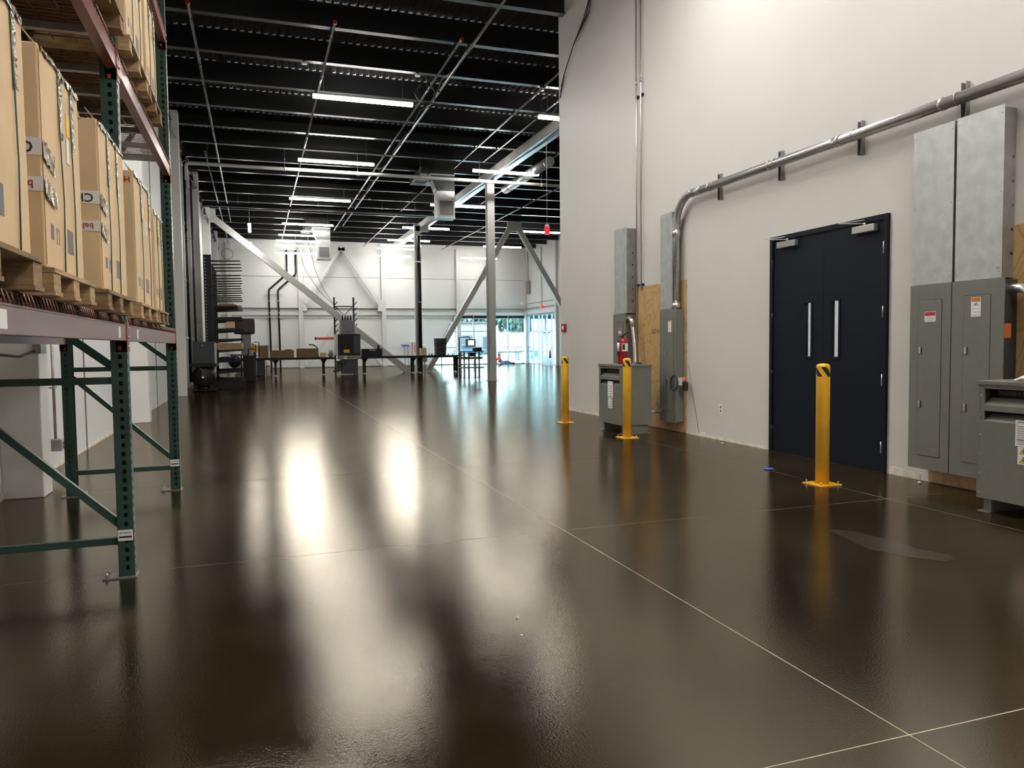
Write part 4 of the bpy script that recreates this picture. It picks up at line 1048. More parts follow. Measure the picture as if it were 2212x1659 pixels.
# bollards
def bollard(x, y, lab):
    t = thing('bollard', lab, 'bollard', (x, y, 0), 'yellow steel bollards')
    B(x-.115, x+.115, y-.115, y+.115, 0, .010).build('base_plate', 'yellow', t, bevel=.002)
    r = .057
    MB().tube([(x, y, .010), (x, y, 1.03), (x, y, 1.045), (x, y, 1.055), (x, y, 1.058)], [r, r, r*.92, r*.6, .002], 28).build('post', 'yellow', t)
    # reflective band with slanted black stripes
    m = MB(); z0, z1 = .945, 1.028; nn = 48
    for s in range(4):
        a0 = s*math.pi/2
        vs = []; 
        for i in range(9):
            for e in range(2):
                zz = z0 + (z1-z0)*i/8; a = a0 + .7*e + (i/8)*-1.05
                vs.append((x+(r+.0012)*math.cos(a), y+(r+.0012)*math.sin(a), zz))
        # subdivide across
        V = []; 
        for i in range(9):
            for e in range(6):
                zz = z0 + (z1-z0)*i/8; a = a0 + .8*e/5 - (i/8)*1.05
                V.append((x+(r+.0012)*math.cos(a), y+(r+.0012)*math.sin(a), zz))
        m.add(V, [(i*6+e, i*6+e+1, (i+1)*6+e+1, (i+1)*6+e) for i in range(8) for e in range(5)], True)
    m.build('black_stripes', 'blacktape', t)
    for dx, dy in ((-.09, -.09), (.09, -.09), (.09, .09), (-.09, .09)):
        MB().cyl((x+dx, y+dy, .010), (x+dx, y+dy, .035), .006, 6).build('anchor_bolt', 'chrome', t)
bollard(4.66, 5.31, 'yellow bollard in front of the navy doors')
bollard(4.64, 8.92, 'yellow bollard in front of the far transformer')
bollard(4.65, 11.05, 'farthest yellow bollard beside the wall end')
t = thing('blue_tape', 'scrap of blue tape on the floor near the doors', 'tape', (4.75, 6.15, 0))
vs = [(4.69+.02*i, 6.09+.03*k, .002+R(0, .008)) for i in range(6) for k in range(4)]
MB().add(vs, [(i*4+k, i*4+k+1, (i+1)*4+k+1, (i+1)*4+k) for i in range(5) for k in range(3)]).build('scrap', 'blue', t)
for k, (x, y, s) in enumerate(((5.42, 7.9, .018), (5.45, 5.02, .02), (1.10, 3.2, .007), (1.05, 3.0, .005))):
    t = thing('debris_chip', ['pale crumb on floor by the patched wall base', 'clear crumb on floor beside the twin panels', 'tiny white fleck on the shiny floor, upper', 'tiny white fleck on the shiny floor, lower'][k], 'debris', (x, y, 0))
    MB().ball((x, y, s*.5), s, s*.7, s*.5, 6, 4).build('chip', 'rag', t)

# ================================================================== LEFT MID: cantilever rack, compressor, band saw
cr = thing('cantilever_rack', 'black cantilever rack with many bare arms by left wall', 'rack', (-1.3, 26.5, 0))
for k in range(4):
    y = 25.0 + 1.05*k; x0, x1 = -1.45, -1.22
    m = MB(); perf(m, 'y', y, x0, x1, 0, 4.12 if k == 0 else 3.95, .01, pitch=.10, hw=.012, hh=.015, off=x0+.05)
    m.box(x0, x0+.01, y+.01, y+.12, 0, 4.1 if k == 0 else 3.95); m.box(x1-.01, x1, y+.01, y+.12, 0, 4.1 if k == 0 else 3.95)
    up = m.build('column', 'darkmetal', cr)
    MB().hexa([(x0, y, 0), (-.38, y, 0), (-.38, y+.14, 0), (x0, y+.14, 0), (x0, y, .24), (-.34, y, .20), (-.34, y+.14, .20), (x0, y+.14, .24)]).build('base_foot', 'darkmetal', cr)
    for z in (3.95, 3.50, 3.17, 2.88, 2.55, 2.20, 1.85, 1.53, 1.19, .87, .53):
        th = .05 if z > 2.3 else .09
        MB().hexa([(x1, y+.02, z-th), (-.38, y+.02, z-th*.35), (-.38, y+.08, z-th*.35), (x1, y+.08, z-th), (x1, y+.02, z), (-.38, y+.02, z+.015), (-.38, y+.08, z+.015), (x1, y+.08, z)]).build('arm', 'darkmetal', cr)
for z in (.6, 2.1, 3.6): B(-1.36, -1.31, 25.1, 28.2, z, z+.06).build('tie_bar', 'darkmetal', cr)
t = thing('timber_beam', 'rough timber lying on a lower arm of the cantilever rack', 'timber', (-.85, 26, 1.25))
B(-1.15, -.40, 25.0, 28.3, 1.21, 1.40).build('beam', 'wood', t, bevel=.01)
t = thing('wood_planks', 'thin planks lying on a middle arm of the cantilever rack', 'planks', (-.85, 26, 2.58))
B(-1.1, -.52, 25.0, 28.2, 2.566, 2.60).build('plank', 'wood', t); B(-1.05, -.6, 25.0, 28.2, 2.603, 2.63).build('plank', 'wood2', t)
t = thing('cardboard_carton', 'small tan carton on an arm of the cantilever rack', 'box', (-.7, 25.1, 1.87))
B(-.84, -.60, 25.0, 25.4, 1.87, 2.07).build('carton', 'card', t, bevel=.005)
t = thing('steel_bars', 'bundle of dark bars on the low arms of cantilever rack', 'bars', (-.8, 26, .9))
for k in range(4): B(-1.1+.14*k, -1.02+.14*k, 25.0, 28.3, .892, .95).build('bar', 'darkmetal', t)

t = thing('air_compressor', 'black air compressor on a round tank by left wall', 'compressor', (-1.45, 23.6, 0))
MB().cyl((-1.45, 23.35, .42), (-1.45, 24.6, .42), .31, 28).build('tank', 'darkmetal', t)
MB().tube([(-1.45, 23.35, .42), (-1.45, 23.30, .42), (-1.45, 23.27, .42)], [.31, .24, .02], 28).build('tank_end', 'darkmetal', t)
MB().cyl((-1.45, 23.24, .42), (-1.45, 23.27, .42), .035, 12).build('drain_gauge', 'white', t)
MB().tube([(-1.45, 23.25, .46), (-1.46, 23.25, .6), (-1.56, 23.3, .72)], .008, 6).build('gauge_line', 'chrome', t)
for x in (-1.66, -1.24): MB().box(x-.05, x+.05, 23.4, 23.5, 0, .2).box(x-.05, x+.05, 24.4, 24.5, 0, .2).build('foot', 'darkmetal', t)
B(-1.78, -1.12, 23.3, 24.6, .03, .05).build('skid', 'darkmetal', t)
B(-1.80, -1.08, 23.3, 24.6, .72, .80).build('platform', 'darkmetal', t)
B(-1.70, -1.13, 23.4, 24.2, .80, 1.44).build('enclosure', 'slate', t, bevel=.02)
B(-1.13, -1.10, 23.42, 24.2, .8, 1.40).build('side_fin', 'galv', t)
MB().cyl((-1.45, 23.39, 1.33), (-1.45, 23.40, 1.33), .015, 8).build('gauge', 'white', t)
MB().cyl((-1.13, 23.5, .55), (-1.13, 23.5, .8), .035, 10).build('filter', 'white', t)
B(-1.16, -1.08, 23.5, 23.7, .7, .78).build('motor_bracket', 'galv', t)

t = thing('band_saw', 'tall saw with maroon upper housing behind the cantilever rack', 'machine', (-.55, 29.5, 0))
B(-.75, .0, 29.3, 29.9, 1.75, 2.35).build('upper_housing', 'maroon', t, bevel=.08)
B(-.50, -.15, 29.4, 29.8, 1.0, 1.75).build('spine', 'midmetal', t, bevel=.02)
B(-.45, -.05, 29.3, 29.9, 0, .95).build('stand', 'darkmetal', t, bevel=.02)
B(-.9, -.05, 29.25, 29.9, .95, 1.02).build('table', 'midmetal', t)
MB().ball((-.75, 29.4, .75), .22, .2, .24).build('motor', 'darkmetal', t)
MB().tube([(-.05, 29.2, 1.45), (.12, 29.2, 1.45), (.12, 29.2, .95), (-.1, 29.2, .95)], .02, 6).build('guard_rail', 'darkmetal', t)
t = thing('white_bag', 'white dust bag on the floor beneath the saw', 'bag', (-.85, 30.8, .3))
MB().ball((-.6, 30.8, .62), .30, .25, .42).build('bag', 'rag', t); MB().cyl((-.6, 30.8, 0), (-.6, 30.8, .25), .2, 14).build('stand', 'midmetal', t)
t = thing('steel_stand', 'black square tube stand before the saw', 'stand', (-.35, 28.9, 0))
MB().tube([(-.50, 28.9, 0), (-.50, 28.9, .98), (-.25, 28.9, .98), (-.25, 28.9, 1.2), (-.05, 28.9, 1.2)], .022, 4).build('frame', 'darkmetal', t)
B(-.55, -.45, 28.8, 29.0, 0, .01).build('foot', 'darkmetal', t)

# ================================================================== CONVEYOR LINE
cv = thing('roller_conveyor', 'long black roller conveyor table stretching across the far floor', 'conveyor', (4, 34, 0))
CYc = 34.3; ZC = .80
for a, b in ((-.45, 3.35), (4.45, 8.9)):
    B(a, b, CYc-.22, CYc-.18, ZC-.10, ZC).build('side_rail', 'darkmetal', cv); B(a, b, CYc+.18, CYc+.22, ZC-.10, ZC).build('side_rail', 'darkmetal', cv)
    m = MB(); x = a+.08
    while x < b-.05: m.cyl((x, CYc-.18, ZC-.03), (x, CYc+.18, ZC-.03), .024, 6); x += .11
    m.build('roller', 'darkmetal', cv, kind='stuff')
for x in (-.32, .80, 2.83, 4.62, 6.82, 7.15, 8.86):
    m = MB()
    for y in (CYc-.2, CYc+.2): m.box(x-.045, x+.045, y-.03, y+.03, .06, ZC-.10)
    m.box(x-.03, x+.03, CYc-.17, CYc+.17, .25, .30)
    lg = m.build('leg', 'darkmetal', cv)
    MB().prism([(x-.15, CYc-.23, ZC-.10), (x+.15, CYc-.23, ZC-.10), (x+.045, CYc-.23, ZC-.24), (x-.045, CYc-.23, ZC-.24)], (0, .02, 0)).build('bracket', 'darkmetal', lg)
    m = MB()
    for y in (CYc-.2, CYc+.2): m.tube([(x, y, 0), (x, y, .02), (x, y, .06)], [.06, .06, .02], 10)
    m.build('foot', 'chrome', lg)
t = thing('yellow_saw', 'yellow saw head standing on left end of the conveyor', 'machine', (-.1, 34.3, ZC))
B(-.45, .08, 34.15, 34.5, 1.05, 1.36).build('housing', 'yellow', t, bevel=.02); B(-.45, -.18, 34.2, 34.5, ZC, 1.05).build('base', 'yellow', t)
MB().tube([(-.15, 34.1, 1.38), (.0, 34.1, 1.38), (.0, 34.1, 1.0), (-.4, 34.1, 1.0)], .02, 6).build('guard', 'darkmetal', t)
MB().cyl((-.12, 34.25, 1.36), (-.12, 34.25, 1.44), .03, 8).build('knob', 'darkmetal', t); B(-.1, .02, 34.2, 34.4, ZC, 1.05).build('clamp', 'darkmetal', t)
def openbox(x0, x1, y, z0, z1, lab, d=.34, mt='carddark', name='cardboard_tray', at=None):
    t = thing(name, lab, 'box', ((x0+x1)/2, y, z0))
    m = MB(); w = .01
    m.box(x0, x1, y, y+w, z0, z1); m.box(x0, x1, y+d-w, y+d, z0, z1); m.box(x0, x0+w, y+w, y+d-w, z0, z1); m.box(x1-w, x1, y+w, y+d-w, z0, z1); m.box(x0+w, x1-w, y+w, y+d-w, z0, z0+w)
    m.build('walls', mt, t); return t
openbox(.10, .52, 34.2, ZC, 1.34, 'tall brown carton behind the yellow saw')
t = openbox(.62, 1.58, 34.15, ZC, 1.12, 'low brown carton on the conveyor in front of the wall pipes')
B(1.2, 1.5, 34.2, 34.4, 1.121, 1.16).build('flap', 'carddark', t)
t = openbox(1.75, 2.62, 34.15, ZC, 1.19, 'widest brown carton on the conveyor'); B(1.70, 1.75, 34.2, 34.45, ZC+.02, 1.17).build('flap', 'carddark', t)
t = openbox(2.70, 2.95, 34.15, ZC, 1.0, 'small open tan carton on the conveyor by the machine', d=.2, mt='card')
t = thing('metal_jar', 'small steel canister beside the grey machine', 'canister', (3.15, 34.2, ZC)); MB().tube([(3.15, 34.25, .93), (3.15, 34.25, 1.13)], .085, 12).build('can', 'chrome', t); MB().tube([(3.15, 34.25, ZC), (3.15, 34.25, .93)], [.06, .18], 12).build('dish', 'midmetal', t)
t = thing('lever_arm', 'black bent lever arm above the conveyor left of machine', 'tool', (2.6, 34.5, ZC)); MB().tube([(2.25, 34.6, 1.36), (2.45, 34.6, 1.34), (2.6, 34.6, 1.22), (2.65, 34.6, ZC)], .03, 6).build('arm', 'darkmetal', t); B(2.6, 2.7, 34.55, 34.65, ZC, ZC+.03).build('base', 'darkmetal', t)
t = thing('grey_cabinet', 'slate grey tool cabinet under left end of the conveyor', 'cabinet', (.1, 35.0, 0))
B(-.55, .02, 35.0, 35.5, .03, .72).build('body', 'slate', t, bevel=.01); B(.03, .38, 35.0, 35.5, .03, .70).build('body', 'slate', t, bevel=.01)
B(-.12, -.08, 34.99, 35.0, .1, .65).build('handle', 'redink', t); B(-.5, .35, 35.05, 35.45, 0, .03).build('plinth', 'darkmetal', t)
t = thing('white_canister', 'white canister standing beside the grey tool cabinet', 'canister', (.5, 35.1, 0)); MB().tube([(.50, 35.1, 0), (.50, 35.1, .62), (.50, 35.1, .68)], [.09, .09, .05], 12).build('body', 'white', t); MB().cyl((.5, 35.1, .40), (.5, 35.1, .45), .093, 12).build('band', 'redink', t); MB().cyl((.5, 35.1, .68), (.5, 35.1, .74), .03, 8).build('cap', 'rubber', t)

# CNC-like machine
t = thing('cutting_machine', 'grey upright machine with dark window in the conveyor line', 'machine', (3.95, 34.2, 0))
B(3.62, 4.32, 34.1, 34.7, .04, .68).build('base', 'slate', t, bevel=.01)
B(3.40, 3.62, 34.25, 34.6, .15, .62).build('side_box', 'slate', t, bevel=.01)
B(3.50, 4.44, 34.0, 34.8, .68, .86).build('middle_tray', 'midmetal', t, bevel=.01)
hd = B(3.45, 4.44, 34.0, 34.8, .86, 1.80).build('head', 'darkmetal', t, bevel=.02)
B(3.36, 3.45, 34.0, 34.8, .88, 1.80).build('side_panel', 'steelwhite', t)
B(3.50, 4.08, 33.985, 33.999, .94, 1.74).build('dark_window', 'blackpipe', t); B(4.14, 4.40, 33.985, 33.999, .95, 1.74).build('dark_window', 'slate', t)
B(3.70, 3.95, 33.98, 33.985, .98, 1.12).build('window_patch', 'yellow', t)  # flat yellow patch on the dark window
B(3.60, 4.20, 34.1, 34.7, 1.80, 2.42).build('top_cabinet', 'midmetal', t, bevel=.01); B(3.68, 4.10, 34.09, 34.1, 1.88, 2.34).build('cabinet_door', 'midmetal', t)
for z in (1.98, 2.10, 2.22): B(4.12, 4.15, 34.085, 34.1, z-.03, z+.03).build('button', 'ink', t)
for x in (3.72, 3.84, 3.96, 4.08): MB().tube([(x, 34.4, 2.42), (x, 34.4, 2.62), (x, 34.4, 2.66)], [.05, .025, .02], 8).build('nozzle', 'darkmetal', t)
B(3.70, 3.84, 33.985, 33.999, .70, .83).build('label_plate', 'paper', t); text('11', .10, (3.77, 33.984, .765), (1, 0, 0), (0, 0, 1), 'ink', t)
text('Powermatic', .05, (3.90, 34.084, 1.90), (1, 0, 0), (0, 0, 1), 'ink', t)
for x in (3.6, 4.34): MB().tube([(x, 34.3, 0), (x, 34.3, .04)], .06, 10).build('foot', 'chrome', t)
MB().tube([(3.5, 33.98, .66), (3.6, 33.95, .5), (3.75, 33.95, .45), (3.85, 33.97, .6)], .02, 6).build('hose', 'rubber', t)
t = thing('black_toolbox', 'long black box with white lettering right of the machine', 'box', (5.0, 34.2, ZC))
B(4.52, 5.42, 34.1, 34.5, ZC+.002, 1.14).build('body', 'darkmetal', t, bevel=.008); text('Greenlee', .075, (4.97, 34.095, 1.08), (1, 0, 0), (0, 0, 1), 'white', t)
t = thing('small_canister', 'small dark canister standing on the black box', 'canister', (5.26, 34.3, 1.14)); MB().cyl((5.28, 34.3, 1.142), (5.28, 34.3, 1.30), .055, 10).build('body', 'darkmetal', t); MB().tube([(5.28, 34.3, 1.3), (5.26, 34.3, 1.33), (5.2, 34.3, 1.30)], .01, 6).build('spout', 'darkmetal', t)
t = thing('orange_beam', 'bright orange steel beam lying across a rack behind the machine', 'beam', (3.9, 38.9, 1.5)); B(2.85, 5.35, 38.85, 38.95, 1.61, 1.73).build('bar', 'orangered', t); B(2.82, 2.88, 38.84, 38.96, 1.60, 1.74).build('end_clip', 'darkmetal', t)
t = thing('vertical_rack', 'black ladder shaped material rack behind the grey machine', 'rack', (4.2, 39, 0))
for x in (3.82, 4.78):
    B(x-.04, x+.04, 39.0, 39.08, 0, 3.75).build('post', 'darkmetal', t)
    for k in range(10):
        z = 1.25+.28*k; 
        if z < 3.7: MB().bar((x+.03, 39.0, z-.12), (x+.16, 38.95, z+.02), .04, .04).build('prong', 'darkmetal', t)
B(3.86, 4.74, 39.0, 39.06, 3.26, 3.31).build('tie_bar', 'darkmetal', t)
MB().bar((3.9, 39, 3.25), (4.28, 39, 2.85), .03, .03).bar((4.7, 39, 3.25), (4.32, 39, 2.85), .03, .03).build('diagonal', 'darkmetal', t)
B(3.70, 3.95, 38.8, 39.2, 0, .05).build('foot', 'darkmetal', t); B(4.66, 4.9, 38.8, 39.2, 0, .05).build('foot', 'darkmetal', t)
# items on right part of conveyor
t = thing('plain_carton', 'small tan carton leaning at foot of the black pipe column', 'box', (7.35, 34.3, ZC)); B(7.20, 7.46, 34.15, 34.5, ZC+.002, 1.14).build('carton', 'card', t, bevel=.004); text('!', .16, (7.33, 34.148, .97), (1, 0, 0), (0, 0, 1), 'ink', t)
t = thing('round_valve', 'grey round flange hanging below conveyor at the column', 'flange', (7.35, 34.0, .45)); MB().cyl((7.35, 34.0, .60), (7.35, 34.06, .60), .11, 16).build('disc', 'midmetal', t); MB().cyl((7.35, 34.03, .0), (7.35, 34.03, .5), .02, 8).build('stem', 'midmetal', t)
t = thing('white_sheets', 'thin white panels lying flat on the conveyor', 'sheet', (6.3, 34.3, ZC)); B(5.85, 7.1, 34.15, 34.45, ZC+.002, ZC+.02).build('sheet', 'white', t); B(6.0, 6.8, 34.2, 34.4, ZC+.021, ZC+.035).build('sheet', 'white', t)
t = thing('dark_bin', 'square dark grey bin standing on the conveyor', 'bin', (8.1, 34.3, ZC))
MB().hexa([(7.93, 34.1, ZC), (8.37, 34.1, ZC), (8.37, 34.5, ZC), (7.93, 34.5, ZC), (7.90, 34.08, 1.58), (8.40, 34.08, 1.58), (8.40, 34.52, 1.58), (7.90, 34.52, 1.58)]).build('body', 'slate', t)
for z in (1.05, 1.32, 1.56): B(7.89, 8.41, 34.07, 34.53, z, z+.02).build('rib', 'darkmetal', t)
for k, x in enumerate((7.6, 7.72, 8.5, 8.72)):
    q = thing('small_part', ['small dark fitting on the conveyor left of the bin', 'second small dark fitting beside the bin', 'small dark fitting just right of the bin', 'rightmost small dark fitting on the conveyor'][k], 'fitting', (x, 34.2, ZC)); MB().tube([(x, 34.2, ZC), (x, 34.2, ZC+.05), (x+.02, 34.2, ZC+.09)], [.03, .02, .012], 8).build('body', 'darkmetal', q)
# monitor on arm
t = thing('control_monitor', 'grey control screen hanging from a black arm stand', 'monitor', (9.2, 34.2, 0))
MB().tube([(8.98, 34.0, 0), (8.98, 34.0, 1.62), (9.45, 34.0, 1.64), (9.50, 34.0, 1.52)], .03, 8).build('arm_stand', 'darkmetal', t)
B(8.88, 9.08, 33.9, 34.1, 0, .015).build('foot', 'darkmetal', t)
B(9.30, 9.76, 33.92, 34.06, 1.18, 1.54).build('case', 'midmetal', t, bevel=.01); B(9.40, 9.67, 33.91, 33.919, 1.25, 1.47).build('screen', 'screen', t)
t = thing('welding_table', 'grey steel work stand left of the lone column', 'table', (8.9, 30.8, 0))
for x in (8.30, 8.50, 8.95): B(x-.03, x+.03, 30.6, 30.66, 0, .98).build('leg', 'midmetal', t)
for x in (8.30, 8.95): B(x-.03, x+.03, 31.2, 31.26, 0, .98).build('leg', 'midmetal', t)
B(8.25, 9.15, 30.55, 31.3, .28, .33).build('shelf', 'midmetal', t); B(8.25, 9.15, 30.55, 31.3, .96, 1.0).build('top', 'midmetal', t); B(8.3, 9.1, 30.6, 31.2, .66, .76).build('drawer_rail', 'midmetal', t)
MB().ball((8.65, 30.7, .86), .16, .1, .09).build('drum', 'darkmetal', t); B(8.8, 9.1, 30.7, 31.1, 1.0, 1.14).build('control_box', 'darkmetal', t)
t = thing('tripod_stand', 'thin dark stand between monitor and work table', 'stand', (9.15, 35, 0))
for x in (9.12, 9.30): B(x-.02, x+.02, 34.9, 34.94, .02, .74).build('leg', 'darkmetal', t)
B(9.05, 9.40, 34.85, 35.0, .74, .80).build('top', 'darkmetal', t); B(9.08, 9.34, 34.88, 34.96, .0, .02).build('foot', 'darkmetal', t)

# tools on the far wall
yw = FY-.25
def broom(x, z0, z1, hm, lab, w=.3):
    t = thing('push_broom', lab, 'broom', (x, yw, 0)); MB().cyl((x, yw, z0), (x-.03, yw+.15, z1), .02, 6).build('handle', 'galvdark', t); MB().box(x-w/2, x+w/2, yw-.02, yw+.1, z1, z1+.11).build('head', hm, t)
broom(8.85, .02, 1.22, 'blue', 'blue headed broom leaning on the far wall', .42)
broom(9.08, .02, 1.18, 'wood', 'wooden handled tool leaning beside the blue broom', .08)
broom(9.35, .02, 1.50, 'white', 'white headed broom leaning beside the orange hose', .34)
broom(10.05, .02, 1.24, 'white', 'white headed broom right of the black pipe column', .26)
t = thing('orange_hose', 'coiled orange hose hanging on the far wall', 'hose', (9.52, yw, .9))
for k in range(4): MB().tube([(9.58+.13*math.cos(a)+.015*k, yw+.02*k, 1.08+(.33)*math.sin(a)) for a in [math.pi*2*i/20 for i in range(20)]], .018, 6, closed=True).build('loop', 'orangered', t)
B(9.54, 9.62, yw, FY-.0, 1.40, 1.44).build('hook', 'galvdark', t)
# wall pipes pair
for k, dx in enumerate((0., .52)):
    t = thing('wall_pipe', ['left black bent pipe on the far wall behind the cartons', 'right black bent pipe on the far wall behind the cartons'][k], 'pipe', (.85+dx, FY-.15, 0))
    MB().tube([(.87+dx, FY-.15, .0), (.83+dx, FY-.15, 4.55), (.86+dx, FY-.15, 4.68), (1.82+dx*.98, FY-.15, 5.55), (1.88+dx*.98, FY-.15, 5.7), (1.88+dx*.98, FY-.15, 7.0)], .052, 10).build('tube', 'blackpipe', t)
    for z in (1.3, 2.9, 4.35): B(.62+dx, 1.08+dx, FY-.10, FY-.07, z, z+.03).build('strut', 'galvdark', t)
    for z in (3.95, 3.25, 3.0): MB().cyl((.835+dx, FY-.15, z), (.835+dx, FY-.15, z+.09), .062, 10).build('coupling', 'galvdark', t)
# hanging cables near brace
t = thing('drooping_cables', 'two thin black cords drooping from the ceiling to the machine', 'cord', (3.2, 40, 3))
MB().tube([(1.9, 40, 7.79), (2.1, 40, 6.6), (2.5, 40, 5.2), (3.2, 40, 4.1), (4.0, 40, 3.3)], .012, 5).build('strand', 'rubber', t); MB().tube([(2.6, 40, 7.79), (2.7, 40, 6.6), (3.0, 40, 5.2), (3.4, 40, 4.2), (4.05, 40, 3.2)], .012, 5).build('strand', 'rubber', t)
# right corner: panel box, camera, exit light, extinguisher
t = thing('wall_box', 'grey electrical box high on the far corner column', 'electrical box', (16.6, 46.4, 4.6)); B(16.85, 17.0, 46.0, 46.5, 4.55, 5.4).build('box', 'galvdark', t); MB().cyl((16.9, 46.25, 5.4), (16.9, 46.25, 7.3), .03, 8).build('conduit', 'galvdark', t)
t = thing('security_camera', 'white camera fixed on the far corner column', 'camera', (16.6, 46.6, 3.9)); MB().ball((16.55, 46.55, 3.92), .10, .1, .09).build('dome', 'white', t); B(16.55, 16.85, 46.6, 46.66, 3.98, 4.02).build('arm', 'white', t)
t = thing('exit_light', 'red exit light glowing above the glass entrance', 'sign', (16.9, 44.0, 3.55)); B(16.86, 16.98, 43.7, 44.0, 3.50, 3.66).build('sign_face', 'redlamp', t, bevel=.01); MB().cyl((16.95, 43.85, 3.66), (16.95, 43.85, 7.3), .012, 6).build('conduit', 'galvdark', t); text('EXIT', .10, (16.855, 43.85, 3.58), (0, -1, 0), (0, 0, 1), 'white', t)
t = thing('fire_extinguisher', 'small red extinguisher standing by the glass entrance', 'fire extinguisher', (16.7, 41.95, 0)); MB().tube([(16.8, 42.2, .42), (16.8, 42.2, .82), (16.8, 42.2, .88)], [.075, .075, .03], 12).build('cylinder', 'red', t); MB().tube([(16.8, 42.2, .88), (16.8, 42.2, .95)], .02, 6).build('valve', 'darkmetal', t)
MB().cyl((16.8, 42.2, 0), (16.8, 42.2, .42), .015, 6).build('stand', 'galvdark', t)
MB().cyl((16.8, 42.2, 0), (16.8, 42.2, .01), .12, 12).build('stand_base', 'galvdark', t)
t = thing('wire_basket', 'white plastic basket beside the reclining person', 'basket', (16.15, 46.2, 0))
for k in range(7):
    z = .03+.085*k; r_ = .15+.012*k; MB().tube([(16.15+r_*math.cos(a), 46.2+r_*math.sin(a), z) for a in [math.pi*2*i/16 for i in range(16)]], .006, 4, closed=True).build('ring', 'white', t)
for k in range(10):
    a = math.pi*2*k/10; MB().cyl((16.15+.15*math.cos(a), 46.2+.15*math.sin(a), .0), (16.15+.23*math.cos(a), 46.2+.23*math.sin(a), .56), .006, 4).build('rib', 'white', t)

# ---- reclining person by the window
def skinned(pts, edges, radii, name, m, parent, lv=2):
    base = wl(parent); me = bpy.data.meshes.new(name); me.from_pydata([tuple(Vector(p)-base) for p in pts], edges, [])
    me.materials.append(M[m]); o = bpy.data.objects.new(name, me); COL.objects.link(o); o.parent = parent
    sk = o.modifiers.new('skin', 'SKIN')
    lay = me.skin_vertices[0].data if me.skin_vertices else None
    if lay is None:
        bmx = bmesh.new(); bmx.from_mesh(me); bmx.verts.layers.skin.verify(); bmx.to_mesh(me); bmx.free(); lay = me.skin_vertices[0].data
    for i, r_ in enumerate(radii): lay[i].radius = (r_, r_)
    lay[0].use_root = True
    sb = o.modifiers.new('sub', 'SUBSURF'); sb.levels = lv; sb.render_levels = lv
    return o
px, py = 14.92, 46.15
t = thing('person', 'person in red shirt and jeans reclining on the floor by the window', 'person', (px, py, 0))
P = [(px+.05, py, .13), (px-.02, py, .28), (px-.10, py, .42), (px-.12, py, .49), (px-.10, py, .55), (px-.085, py, .60),
     (px-.10, py-.17, .43), (px-.22, py-.22, .25), (px-.20, py-.26, .05), (px-.14, py-.27, .03),
     (px-.10, py+.17, .43), (px-.20, py+.22, .25), (px-.16, py+.25, .05), (px-.10, py+.26, .03),
     (px+.10, py-.09, .11), (px+.42, py-.12, .22), (px+.75, py-.13, .06), (px+.80, py-.13, .12),
     (px+.10, py+.09, .11), (px+.45, py+.12, .12), (px+.82, py+.13, .06), (px+.87, py+.13, .12)]
E_ = [(0,1),(1,2),(2,3),(3,4),(4,5),(2,6),(6,7),(7,8),(8,9),(2,10),(10,11),(11,12),(12,13),(0,14),(14,15),(15,16),(16,17),(0,18),(18,19),(19,20),(20,21)]
rad = [.12,.12,.13,.055,.08,.075, .055,.042,.03,.03, .055,.042,.03,.03, .085,.06,.042,.03, .085,.06,.042,.03]
skinned(P, E_, rad, 'body', 'skin', t)
S1 = [P[1], (px+.0, py, .22), P[2], (px-.11, py, .46), P[6], tuple(Vector(P[6]).lerp(Vector(P[7]), .8)), P[10], tuple(Vector(P[10]).lerp(Vector(P[11]), .8))]
skinned(S1, [(0,1),(0,2),(2,3),(2,4),(4,5),(2,6),(6,7)], [.135,.135,.15,.07,.07,.06,.07,.06], 'shirt', 'shirt', t)
S2 = [P[0], P[14], P[15], tuple(Vector(P[15]).lerp(Vector(P[16]), .9)), P[18], P[19], tuple(Vector(P[19]).lerp(Vector(P[20]), .9))]
skinned(S2, [(0,1),(1,2),(2,3),(0,4),(4,5),(5,6)], [.135,.095,.07,.055,.095,.07,.055], 'jeans', 'jeans', t)
MB().ball((px-.10, py, .595), .083, .083, .07).build('hair', 'hair', t)
MB().ball((px-.005, py, .565), .014, .012, .018, 8, 6).build('nose', 'skin', t)
for s in (-1, 1):
    MB().ball((px-.022, py+s*.03, .585), .010, .012, .009, 8, 6).build('eye', 'ink', t)
    MB().box(px+.72, px+.90, py+s*.13-.045, py+s*.13+.045, .002, .13).build('shoe', 'darkmetal', t, bevel=.03)

# ================================================================== OUTSIDE
B(-30, 120, FY+.3, 62, -.4, -.06).build('ground', 'asphalt', kind='structure')
B(17.3, 120, -20, FY+.3, -.4, -.06).build('ground', 'asphalt', kind='structure')
B(-30, 200, 62, 75, -.4, -.05).build('ground', 'grass', kind='structure')
B(-30, 31, 75, 200, -.4, -.05).build('ground', 'grass', kind='structure')
MB().hexa([(31, 75, -.4), (200, 75, -.4), (200, 102, -.4), (31, 102, -.4), (31, 75, -.05), (200, 75, -.05), (200, 102, 3.0), (31, 102, 3.0)]).build('hill', 'asphalt', kind='structure')
B(31, 200, 102, 200, -.4, 3.0).build('hill', 'grass', kind='structure')
t = thing('brick_building', 'rose brick building seen through the window', 'building', (25, 112, 0))
B(26.4, 30.98, 100.5, 112, -.05, 4.3).build('wall', 'brick', t); B(26.2, 30.99, 100.3, 112, 4.3, 4.5).build('roof', 'slate', t)
B(30.0, 30.8, 100.4, 100.49, .0, 2.4).build('door', 'slate', t); B(26.8, 28.4, 100.4, 100.49, 1.2, 2.6).build('window', 'slate', t)
t = thing('parked_car', 'blue car parked outside in front of the brick building', 'car', (26, 92, -.05))
